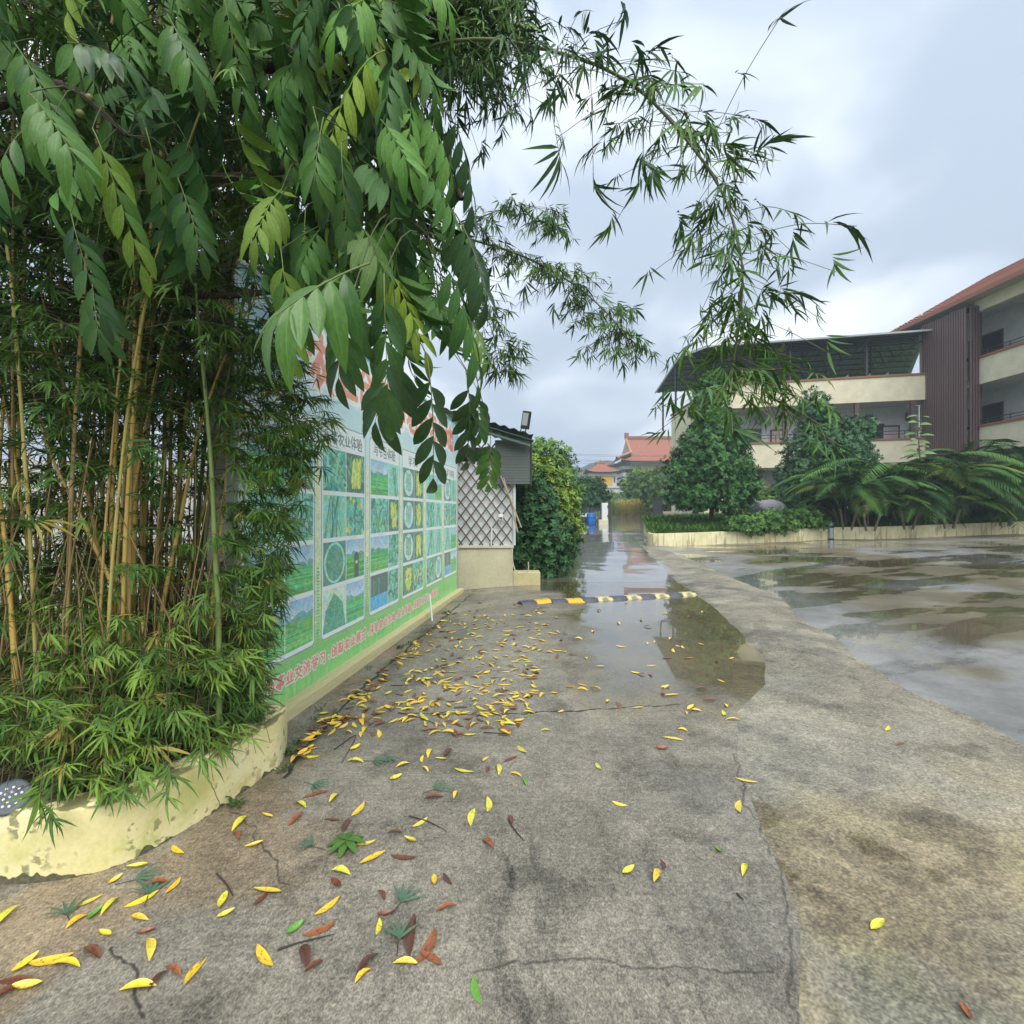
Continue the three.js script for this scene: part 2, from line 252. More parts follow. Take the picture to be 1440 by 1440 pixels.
// far wooded hills
function hill(pts, d, depth, seed) {
  const n = 160, P = [], I = []; const rows = 14;
  for (let j = 0; j <= rows; j++) for (let i = 0; i <= n; i++) {
    const t = i / n, x = lerp(pts[0][0], pts[pts.length - 1][0], t), hh = pw(x, pts), s = j / rows, prof = Math.sin(s * Math.PI * 0.5);
    const bump = (fbm(x * 0.12 + seed, s * 9, 3) - 0.5) * 7 * prof + (fbm(x * 0.03 + seed, s * 2, 3) - 0.5) * 10 * prof;
    P.push(x, 0.8 + hh * prof + bump, -(d + s * depth)); if (i < n && j < rows) { const q = j * (n + 1) + i, r = q + n + 1; I.push(q, q + 1, r, r, q + 1, r + 1); }
  }
  const g = new THREE.BufferGeometry(); g.setAttribute('position', new THREE.Float32BufferAttribute(P, 3)); g.setIndex(I); g.computeVertexNormals(); return g;
}
struct('hill', hill([[-200, 16], [-60, 22], [12, 24], [24, 30], [36, 26], [52, 29], [66, 23], [110, 20], [260, 12]], 215, 70, 3), mat([0.02, 0.042, 0.03], 0.95));
struct('hill_001', hill([[-500, 30], [-100, 60], [60, 78], [130, 60], [300, 66], [700, 30]], 640, 160, 9), mat([0.03, 0.055, 0.03], 0.95));
// ------------------------------------------------------------ planter under the bamboo
const planterPath = (() => {
  const nose = curve([V(-1.467, 0, -3.22), V(-1.535, 0, -2.92), V(-1.622, 0, -2.636), V(-1.78, 0, -2.318), V(-2.055, 0, -2.208), V(-2.4, 0, -2.23), V(-3.2, 0, -2.5), V(-4.7, 0, -3.0)], 54);
  return [V(-1.95, 0, -3.62), V(-1.7, 0, -3.5), V(-1.5, 0, -3.42), ...nose];
})();
const planterPaint = tex(2048, 256, (i, j, c) => { // 4 m round by 0.5 m of profile
  const u = i / 2048 * 4, v = j / 256 * 0.5, n = fbm(u * 7, v * 7, 5), m = fbm(u * 26, v * 26 + 9, 4), f = fbm(u * 80, v * 80, 2);
  let r = 226 + (n - 0.5) * 30 + (f - 0.5) * 14, g = 215 + (n - 0.5) * 30 + (f - 0.5) * 14, b = 158 + (n - 0.5) * 44 + (f - 0.5) * 14;
  const pale = sst(0.48, 0.66, fbm(u * 4 + 8, v * 6 + 3, 4)); r = lerp(r, 232, pale * 0.8); g = lerp(g, 226, pale * 0.8); b = lerp(b, 178, pale * 0.8);
  const speck = sst(0.62, 0.72, m) * sst(0.4, 0.6, n); r -= speck * 80; g -= speck * 74; b -= speck * 60;
  const alga = sst(0.40, 0.66, fbm(u * 15 + 2, v * 10, 5)) * sst(0.55, 0.1, Math.abs(u - 1.62) + (n - 0.5) * 0.5) * sst(0.03, 0.06, v) * sst(0.30, 0.2, v); r = lerp(r, 168, alga * 0.5); g = lerp(g, 180, alga * 0.5); b = lerp(b, 86, alga * 0.5);
  const chip = v < 0.012 + 0.05 * Math.max(0, fbm(u * 11, 3, 4) - 0.42) * 2.2 + 0.014 * fbm(u * 40, 8, 2) ? 1 : 0; if (chip) { r = 92 + (f - 0.5) * 50; g = 88 + (f - 0.5) * 50; b = 66 + (f - 0.5) * 40; }
  const peel = sst(0.6, 0.64, fbm(u * 16 + 70, v * 16, 4)) * sst(0.16, 0.02, v) * sst(1.3, 0.6, u); r = lerp(r, 176, peel); g = lerp(g, 160, peel); b = lerp(b, 104, peel);
  if (Math.abs(u - 1.21 - (v - 0.15) * 0.45 - (fbm(v * 30, 2, 2) - 0.5) * 0.02) < 0.0022) { r = 105; g = 96; b = 62; }
  const top = sst(0.3, 0.315, v) * sst(0.4, 0.56, fbm(u * 12 + 30, v * 30, 4)); r = lerp(r, 120, top); g = lerp(g, 116, top); b = lerp(b, 76, top);
  c[0] = r; c[1] = g; c[2] = b;
});
const matPlanter = mat(0xffffff, 0.75, { map: planterPaint, bumpMap: planterPaint, bumpScale: 0.003 });
function sweep(path, prof, closeEnds = false) { // prof: [inward offset, height]; path runs with the inside on its left
  const P = [], U = [], I = []; let len = 0; const n = prof.length;
  path.forEach((p, i) => {
    const t = path[Math.min(path.length - 1, i + 1)].clone().sub(path[Math.max(0, i - 1)]).setY(0).normalize(), inn = V(t.z, 0, -t.x).negate();
    if (i) len += p.distanceTo(path[i - 1]); let q = 0;
    prof.forEach(([o, h], k) => { if (k) q += Math.hypot(o - prof[k - 1][0], h - prof[k - 1][1]); P.push(p.x - inn.x * o, p.y + h, p.z - inn.z * o); U.push(len / 4, q / 0.5); });
    if (i < path.length - 1) for (let k = 0; k < n - 1; k++) { const a = i * n + k, b = a + n; I.push(a, a + 1, b, b, a + 1, b + 1); }
  });
  const g = new THREE.BufferGeometry(); g.setAttribute('position', new THREE.Float32BufferAttribute(P, 3)); g.setAttribute('uv', new THREE.Float32BufferAttribute(U, 2)); g.setIndex(I); g.computeVertexNormals(); return g;
}
{
  const t = thing('planter', 'curved low planter wall of stained yellow paint round the bamboo', 'planter');
  part('wall', sweep(planterPath, [[0, -0.02], [0, 0.15], [0, 0.285], [0.004, 0.3], [0.016, 0.31], [0.125, 0.31], [0.14, 0.3], [0.14, 0.16]].map(([o, h]) => [-o, h])), matPlanter, t);
  const soilTone = tex(256, 256, (i, j, c) => { const v = 46 + fbm(i / 9, j / 9, 4) * 60; c[0] = v; c[1] = v * 0.84; c[2] = v * 0.62; });
  const poly = [...planterPath.map((p) => [p.x - 0.04, p.z - 0.03]), [-5.5, -3.4], [-5.5, -6], [-2.2, -6], [-2.05, -3.7]];
  part('soil', boxUV(prism(poly, 0.05, 0.235), 1.5), mat(0xffffff, 0.95, { map: soilTone, bumpMap: soilTone, bumpScale: 0.02 }), t);
  const cp = planterPath.slice(4, 46).map((p, i, a) => { const q = a[Math.min(a.length - 1, i + 1)].clone().sub(a[Math.max(0, i - 1)]).normalize(); return V(p.x - q.z * 0.006, 0.232 + 0.012 * Math.sin(i * 0.35), p.z + q.x * 0.006); });
  single('cable', tube(cp, 0.005, 6), mat([0.72, 0.72, 0.7], 0.4), 'thin white cable clipped along the yellow planter wall', 'cable');
}
// round LED garden light on the rim
{
  const c = at(14, 1121, 2.24), t = thing('garden_light', 'round grey garden floodlight with white diodes on the planter rim', 'light', [c.x, 0.31, c.z]);
  const q = new THREE.Quaternion().setFromUnitVectors(V(0, 1, 0), V(0.42, 0.62, 0.66).normalize()), up = V(0, c.y - 0.31, 0);
  const put = (g) => g.applyQuaternion(q).translate(up.x, up.y, up.z);
  const body = part('housing', put(new THREE.LatheGeometry([[0, -0.06], [0.04, -0.055], [0.062, -0.03], [0.072, -0.012], [0.074, 0], [0.072, 0.006], [0.055, 0.008], [0.052, 0.003], [0, 0.003]].map(([x, y]) => new THREE.Vector2(x, y)), 40)), mat([0.06, 0.075, 0.09], 0.45, { metalness: 0.3 }), t);
  const led = mat([0.75, 0.76, 0.78], 0.25);
  for (const [n, r] of [[1, 0], [6, 0.02], [11, 0.039]]) for (let i = 0; i < n; i++) { const a = i / n * Math.PI * 2 + r * 9; part('diode', put(new THREE.SphereGeometry(0.0058, 10, 6).scale(1, 0.5, 1).translate(Math.cos(a) * r, 0.004, Math.sin(a) * r)), led, body); }
  part('bracket', [bar(V(0, 0.0, -0.01), V(0, up.y - 0.03, -0.01), 0.012), new THREE.CylinderGeometry(0.03, 0.03, 0.012, 16).translate(0, 0.006, -0.01)], mat([0.05, 0.05, 0.055], 0.5), t);
}
// ------------------------------------------------------------ billboard
const GL = {
  业: '3 1 3 8;6 1 6 8;1 3 2 6;8 3 7 6;0 8 9 8', 交: '4 0 5 1;0 2 9 2;3 3 1 5;6 3 8 5;7 4 4 7 0 9;2 4 5 7 9 9', 流: '1 0 2 1;0 3 1 4;0 9 2 5;6 0 6 1;3 2 9 2;5 2 4 4 8 4;4 5 3 9;6 5 6 9;8 5 8 8 9 8',
  学: '1 0 2 2;4 0 5 2;8 0 7 2;0 4 0 3 9 3 9 4;2 5 7 5 5 6 5 9 3 9;1 7 8 7', 习: '1 1 8 1 8 9 6 8;3 3 5 4;2 7 6 5', 创: '3 0 0 4;3 0 6 3;1 4 5 4 5 6 4 6;1 4 1 8 6 8 6 7;7 2 7 6;9 0 9 9 8 8',
  新: '2 0 3 1;0 1 5 1;1 2 2 3;4 2 3 3;0 4 5 4;0 6 5 6;3 4 3 9;2 7 0 8;4 7 5 8;9 0 7 1 7 5 6 9;7 4 9 4;8 4 8 9', 农: '1 2 0 4;1 2 9 2 8 4;4 0 4 3 1 7;3 5 3 9 5 7;4 4 6 7 9 9;8 4 6 6',
  模: '2 0 2 9;0 3 4 3;2 4 0 7;2 4 4 6;4 1 9 1;5 0 5 2;8 0 8 2;5 3 8 3 8 5 5 5 5 3;5 4 8 4;4 6 9 6;6 5 6 7 4 9;7 7 9 9', 式: '0 2 9 2;1 5 5 5;3 5 3 8;0 9 5 8;6 0 6 5 8 9 9 8;8 0 9 1',
  体: '3 0 0 5;2 3 2 9;4 2 9 2;6 0 6 9;6 3 3 7;6 3 9 7;5 7 8 7', 验: '0 1 3 1 3 5;1 2 1 5 4 5 3 9 2 8;0 7 2 6;6 0 4 4;6 0 9 4;5 4 8 4;4 5 5 7;6 5 6 7;9 5 8 8;4 9 9 9', 与: '2 0 2 4 8 4 7 9 5 8;2 2 8 2;0 6 6 6',
  节: '0 2 9 2;3 0 3 4;6 0 6 4;1 5 8 5 8 8 6 8;4 5 4 9', 目: '2 0 7 0 7 9 2 9 2 0;2 3 7 3;2 6 7 6', 乐: '7 0 2 1 1 4 8 4;5 2 5 9 3 9;3 6 1 8;6 6 8 8', 事: '0 1 9 1;5 0 5 9 3 8;2 2 7 2 7 3 2 3 2 2;1 5 8 5 8 7;0 6 9 6;1 7 8 7',
  的: '2 0 1 2;0 2 4 2 4 9 0 9 0 2;0 5 4 5;6 0 5 4;6 2 9 2 8 9 6 8;6 4 7 6', 示: '2 1 7 1;0 3 9 3;5 3 5 9 3 8;2 5 0 8;7 5 9 8', 地: '0 3 4 3;2 0 2 7;0 8 4 6;5 3 9 2 9 6 8 5;7 0 7 7;5 2 5 8 9 8 9 7', '、': '3 6 5 8',
};
const BL = 6.579, B0 = 0.1, B1 = 3.3;
const banner = document.createElement('canvas'); banner.width = 2048; banner.height = 1000;
{
  const g = banner.getContext('2d'), S = 2048 / BL, SY = 1000 / (B1 - B0), X = (m) => m * S, Y = (h) => (B1 - h) * SY, r = rng(77);
  const glyph = (ch, x, y, s, color, w) => { g.strokeStyle = color; g.lineWidth = w; g.lineCap = g.lineJoin = 'round'; for (const st of GL[ch].split(';')) { const n = st.split(' ').map(Number); g.beginPath(); for (let i = 0; i < n.length; i += 2) g[i ? 'lineTo' : 'moveTo'](x + n[i] / 9 * s, y + n[i + 1] / 9 * s); g.stroke(); } };
  const text = (s, x, y, sz, color, w, halo, step = 1.12) => { for (const ch of s) { if (halo) glyph(ch, x, y, sz, halo, w * 2.4); glyph(ch, x, y, sz, color, w); x += sz * step * (ch === '、' ? 0.7 : 1); } return x; };
  const hsl = (h, s, l) => `hsl(${h},${s}%,${l}%)`;
  // sky at the top, meadow at the foot
  let gr = g.createLinearGradient(0, 0, 0, 1000); gr.addColorStop(0, '#7fd0ea'); gr.addColorStop(0.26, '#cdeef2'); gr.addColorStop(0.5, '#e2f4e6'); gr.addColorStop(0.74, '#c6eaa2'); gr.addColorStop(0.88, '#8ad65e'); gr.addColorStop(1, '#5cb83e'); g.fillStyle = gr; g.fillRect(0, 0, 2048, 1000);
  for (let i = 0; i < 60; i++) { g.fillStyle = `rgba(255,255,255,${0.15 + r() * 0.25})`; g.beginPath(); g.ellipse(r() * 2048, r() * 210, 30 + r() * 110, 10 + r() * 24, 0, 0, 7); g.fill(); }
  for (let k = 0; k < 7; k++) { g.strokeStyle = hsl(102 + k * 3, 62, 34 + k * 4); g.lineWidth = 5; for (let q = 0; q < 5; q++) { g.beginPath(); for (let x = 0; x <= 2048; x += 40) { const y = 868 + q * 9 + k * 14 + Math.sin(x / 190 + k * 0.8) * 16 + Math.sin(x / 73 + k) * 5; g[x ? 'lineTo' : 'moveTo'](x, y); } g.globalAlpha = 0.22; g.stroke(); g.globalAlpha = 1; } }
  for (let i = 0; i < 260; i++) { const x = r() * 2048, h = 20 + r() * 70; g.strokeStyle = hsl(90 + r() * 40, 60, 34 + r() * 30); g.globalAlpha = 0.5; g.lineWidth = 3 + r() * 4; g.beginPath(); g.moveTo(x, 1000); g.quadraticCurveTo(x + (r() - 0.5) * 20, 1000 - h * 0.6, x + (r() - 0.5) * 50, 1000 - h); g.stroke(); g.globalAlpha = 1; }
  // one printed photograph
  const shot = (x, y, w, h, kind) => {
    g.save(); g.beginPath(); g.rect(x, y, w, h); g.clip();
    const dots = (n, f) => { for (let i = 0; i < n; i++) f(x + r() * w, y + r() * h); };
    if (kind === 'field') { let q = g.createLinearGradient(0, y, 0, y + h * 0.5); q.addColorStop(0, '#7fb8e8'); q.addColorStop(1, '#d8eef4'); g.fillStyle = q; g.fillRect(x, y, w, h * 0.5); g.fillStyle = '#4a9a8e'; g.beginPath(); g.moveTo(x, y + h * 0.5); for (let i = 0; i <= 8; i++) g.lineTo(x + w * i / 8, y + h * (0.26 + 0.14 * r())); g.lineTo(x + w, y + h * 0.5); g.fill(); const t = hsl(84 + r() * 60, 62, 44); g.fillStyle = t; g.fillRect(x, y + h * 0.44, w, h); for (let i = 0; i < 26; i++) { g.strokeStyle = hsl(95 + r() * 50, 60, 30 + r() * 30); g.lineWidth = 1 + i * 0.16; g.beginPath(); g.moveTo(x, y + h * (0.46 + i * 0.022)); g.lineTo(x + w, y + h * (0.45 + i * 0.022 + r() * 0.05)); g.stroke(); } }
    else if (kind === 'fruit') { g.fillStyle = '#2c4638'; g.fillRect(x, y, w, h); dots(50, (a, b) => { g.fillStyle = hsl(130 + r() * 30, 40, 26 + r() * 26); g.beginPath(); g.ellipse(a, b, w * 0.16, h * 0.04, r() * 3, 0, 7); g.fill(); }); for (let i = 0; i < 60; i++) { g.fillStyle = hsl(58 + r() * 14, 74, 44 + r() * 22); g.beginPath(); g.ellipse(x + w * (0.5 + (r() - 0.5) * 0.5), y + h * (0.5 + (r() - 0.5) * 0.66), w * 0.05, h * 0.1, (r() - 0.5) * 0.8, 0, 7); g.fill(); } }
    else if (kind === 'tray') { g.fillStyle = '#2e6f58'; g.fillRect(x, y, w, h); g.fillStyle = '#8fe6cf'; g.beginPath(); g.ellipse(x + w / 2, y + h / 2, w * 0.46, h * 0.49, 0, 0, 7); g.fill(); g.save(); g.beginPath(); g.ellipse(x + w / 2, y + h / 2, w * 0.38, h * 0.43, 0, 0, 7); g.clip(); g.fillStyle = '#2f8560'; g.fillRect(x, y, w, h); dots(700, (a, b) => { g.fillStyle = hsl(140 + r() * 25, 45, 20 + r() * 52); g.fillRect(a, b, 3.4, 2); }); g.restore(); }
    else if (kind === 'heap') { g.fillStyle = '#c9efcf'; g.fillRect(x, y, w, h); g.save(); g.beginPath(); g.moveTo(x, y + h); g.lineTo(x + w * 0.1, y + h * 0.5); g.lineTo(x + w * 0.45, y + h * 0.1); g.lineTo(x + w * 0.85, y + h * 0.4); g.lineTo(x + w, y + h); g.clip(); g.fillStyle = '#2c8b5a'; g.fillRect(x, y, w, h); dots(900, (a, b) => { g.fillStyle = hsl(138 + r() * 20, 50, 22 + r() * 50); g.fillRect(a, b, 2.4, 3.2); }); g.restore(); g.fillStyle = '#eef8f4'; g.fillRect(x + w * 0.72, y + h * 0.08, w * 0.22, h * 0.1); }
    else if (kind === 'worker') { shot(x, y, w, h, 'field'); g.fillStyle = '#22362f'; g.beginPath(); g.ellipse(x + w * 0.55, y + h * 0.5, w * 0.13, h * 0.17, 0, 0, 7); g.fill(); g.fillRect(x + w * 0.44, y + h * 0.6, w * 0.24, h * 0.4); g.fillStyle = '#c9d8c2'; g.fillRect(x + w * 0.5, y + h * 0.56, w * 0.12, h * 0.08); }
    else if (kind === 'water') { g.fillStyle = '#2e4a41'; g.fillRect(x, y, w, h * 0.62); for (let i = 0; i < 14; i++) { g.fillStyle = hsl(150, 30, 20 + r() * 30); g.fillRect(x + r() * w, y + h * 0.1, 2 + r() * 4, h * 0.52); } g.fillStyle = '#2ea4e6'; g.fillRect(x, y + h * 0.6, w, h * 0.4); dots(40, (a, b) => { g.fillStyle = '#bfe8fb'; g.fillRect(a, Math.max(b, y + h * 0.62), 6, 1.6); }); }
    else if (kind === 'plate') { g.fillStyle = '#2f6f5c'; g.fillRect(x, y, w, h); g.fillStyle = '#c6f0ea'; g.beginPath(); g.ellipse(x + w / 2, y + h / 2, w * 0.42, h * 0.45, 0, 0, 7); g.fill(); for (let i = 0; i < 26; i++) { const s = i % 2 ? 1 : -1; g.strokeStyle = hsl(128 + r() * 20, 55, 24 + r() * 20); g.lineWidth = 3; g.beginPath(); g.moveTo(x + w / 2, y + h * (0.2 + i * 0.024)); g.lineTo(x + w * (0.5 + s * 0.22), y + h * (0.14 + i * 0.024)); g.stroke(); } }
    else if (kind === 'rows') { g.fillStyle = '#7fd8b4'; g.fillRect(x, y, w, h); for (let i = 0; i < 16; i++) { g.strokeStyle = hsl(150 + r() * 20, 45, 24 + r() * 46); g.lineWidth = 2 + r() * 6; g.beginPath(); g.moveTo(x + w * r(), y + h); g.lineTo(x + w * (0.3 + r() * 0.4), y + h * 0.15 * r()); g.stroke(); } }
    else { g.fillStyle = hsl(150 + r() * 20, 50, 44); g.fillRect(x, y, w, h); dots(130, (a, b) => { g.fillStyle = hsl(140 + r() * 36, 48, 20 + r() * 52); g.beginPath(); g.ellipse(a, b, w * (0.05 + r() * 0.13), h * (0.02 + r() * 0.06), r() * 3, 0, 7); g.fill(); }); if (r() > 0.5) { g.fillStyle = hsl(54, 85, 55); for (let i = 0; i < 6; i++) { g.beginPath(); g.ellipse(x + w * r(), y + h * r(), w * 0.09, h * 0.06, r() * 3, 0, 7); g.fill(); } } }
    g.restore();
  };
  const grid = [
    [['field', 'leaf'], ['rows', 'leaf'], ['field', 'field'], ['field', 'field']], [['leaf', 'fruit'], ['rows', 'leaf'], ['tray', 'worker'], ['heap', 'field']], [['field', 'rows'], ['leaf', 'fruit'], ['field', 'leaf'], ['water', 'leaf']],
    [['plate', 'fruit'], ['plate', 'fruit'], ['plate', 'fruit'], ['fruit', 'leaf']], [['rows', 'field'], ['leaf', 'rows'], ['rows', 'rows'], ['leaf', 'plate']], [['plate', 'rows'], ['leaf', 'leaf'], ['rows', 'field'], ['water', 'field']],
  ];
  const titles = ['农业学习', '乐事农业体验', '与节目体验', '学习示', '业目', '学习体验'];
  grid.forEach((rows, p) => {
    const x0 = 0.11 + p * 1.093, w = 0.967, xr = X(x0), wr = X(w);
    g.fillStyle = '#f4fbfa'; g.strokeStyle = '#5d7f78'; g.lineWidth = 3.5; g.beginPath(); g.roundRect(xr, Y(2.44), wr, Y(0.43) - Y(2.44), 16); g.fill(); g.stroke();
    g.save(); g.beginPath(); g.roundRect(xr + 8, Y(2.43), wr - 16, Y(0.45) - Y(2.43), 10); g.clip();
    text(titles[p], xr + wr * (0.5 - titles[p].length * 0.075), Y(2.375), wr * 0.13, '#3a4a50', 4.4);
    rows.forEach((cells, q) => { const top = 2.2 - q * 0.442, split = 0.5 + (p === 2 ? 0.1 : 0.02), iw = wr - 16; shot(xr + 8, Y(top), iw * split - 3, SY * 0.4, cells[0]); shot(xr + 8 + iw * split + 1, Y(top), iw * (1 - split) - 1, SY * 0.4, cells[1]); });
    g.restore();
    if (p < 5) { g.fillStyle = '#e8efa8'; g.fillRect(X(x0 + w + 0.035), Y(2.1), X(0.05), Y(1.1) - Y(2.1)); g.fillStyle = '#49ad3c'; for (let q = 0; q < 26; q++) g.fillRect(X(x0 + w + 0.04), Y(1.1) + q * 9, X(0.042), 4); }
  });
  text('的事业交流学习、创新农业模式、体验农业示地、农业体验、创新农业学习、体验乐', X(0.35), Y(0.325), X(0.105), '#e0604c', 5.2, '#f3ead8', 1.3);
  // large heading, mostly behind the leaves
  text('农业创新体验学习示地', X(1.0), Y(3.18), X(0.44), '#f0764a', 24, '#ffffff', 1.18);
  g.fillStyle = '#e8443a'; g.fillRect(X(6.02), Y(3.05), X(0.2), Y(2.72) - Y(3.05)); text('示', X(6.05), Y(2.98), X(0.14), '#ffffff', 6);
  g.fillStyle = 'rgba(90,140,120,0.35)'; for (const m of [1.06, 2.16, 3.25, 4.34, 5.44]) g.fillRect(X(m), 0, 2, 1000);
  { // print grain and uneven fading of the vinyl
    const im = g.getImageData(0, 0, 2048, 1000), d = im.data; for (let j = 0; j < 1000; j++) for (let i = 0; i < 2048; i++) { const k = (j * 2048 + i) * 4, inP = j > Y(2.2) && j < Y(0.45), a = (fbm(i / 11, j / 9, 3) - 0.5) * (inP ? 84 : 20), b = (fbm(i / 3.5 + 50, j / 3.5, 2) - 0.5) * (inP ? 50 : 10), c = (fbm(i / 26 + 9, j / 20, 2) - 0.5) * (inP ? 50 : 12), sat = Math.max(d[k], d[k + 1], d[k + 2]) - Math.min(d[k], d[k + 1], d[k + 2]) > 34 ? 1 : 0.15; d[k] = lerp(d[k] + (a + b + c) * sat, 236, 0.36); d[k + 1] = lerp(d[k + 1] + (a + b) * 0.9 * sat, 250, 0.36); d[k + 2] = lerp(d[k + 2] + (a + b - c) * sat, 244, 0.38); } g.putImageData(im, 0, 0);
  }
  for (let i = 0; i < 900; i++) { g.fillStyle = `rgba(${r() > 0.5 ? '255,255,255' : '70,90,70'},${r() * 0.06})`; g.beginPath(); g.ellipse(r() * 2048, r() * 1000, 3 + r() * 40, 2 + r() * 12, 0, 0, 7); g.fill(); }
}
{
  const bt = new THREE.CanvasTexture(banner); bt.colorSpace = THREE.SRGBColorSpace; bt.magFilter = THREE.LinearFilter;
  const t = thing('billboard', 'long printed farm billboard of green photograph panels behind the bamboo', 'billboard', [0.1226 * 3.45 - 2.307, 0, -3.45], 1.4488);
  const pg = new THREE.PlaneGeometry(BL, B1 - B0, 90, 40), p = pg.attributes.position;
  for (let i = 0; i < p.count; i++) p.setZ(i, (fbm(p.getX(i) * 0.9 + 5, p.getY(i) * 1.3, 3) - 0.5) * 0.016 + (fbm(p.getX(i) * 4, p.getY(i) * 1.2 + 9, 2) - 0.5) * 0.004);
  pg.computeVertexNormals(); pg.translate(BL / 2, (B0 + B1) / 2, 0.012);
  part('printed_banner', pg, mat(0xffffff, 0.32, { map: bt }), t);
  part('backing_wall', boxUV(box(0.02, BL, -0.1, B1 - 0.02, -0.2, -0.03)), mat([0.62, 0.62, 0.58], 0.85, { map: mottle }), t);
  const fm = mat([0.45, 0.5, 0.45], 0.4, { metalness: 0.6 });
  part('frame_edge', [box(-0.02, 0.018, B0, B1, -0.03, 0.03), box(BL + 0.004, BL + 0.03, B0, B1, -0.03, 0.03), box(-0.02, BL + 0.03, B1 + 0.002, B1 + 0.03, -0.03, 0.03)], fm, t);
  const kerb = thing('billboard_kerb', 'long low yellow kerb under the printed billboard', 'kerb', [0.1226 * 3.45 - 2.307, 0, -3.45], 1.4488);
  const kg = sweep(range(0.02, 6.7, 0.12).map((x) => V(x, (fbm(x * 3, 1, 2) - 0.5) * 0.006, 0.12 + (fbm(x * 1.4, 5, 3) - 0.5) * 0.012)).reverse(), [[0, -0.03], [0, 0.085], [0.01, 0.098], [0.09, 0.1], [0.13, 0.1]].map(([o, h]) => [-o, h]));
  part('coping', kg, mat([0.72, 0.66, 0.36], 0.8, { map: mottleAt(8), side: THREE.DoubleSide }), kerb); matPlanter.side = THREE.DoubleSide;
}
// pale wall behind the bamboo
single('garden_wall', boxUV(box(-16, -2.6, -0.1, 2.5, -9.2, -9.0)), mat([0.66, 0.67, 0.64], 0.85, { map: mottle }), 'pale rendered garden wall glimpsed behind the bamboo stems', 'wall');
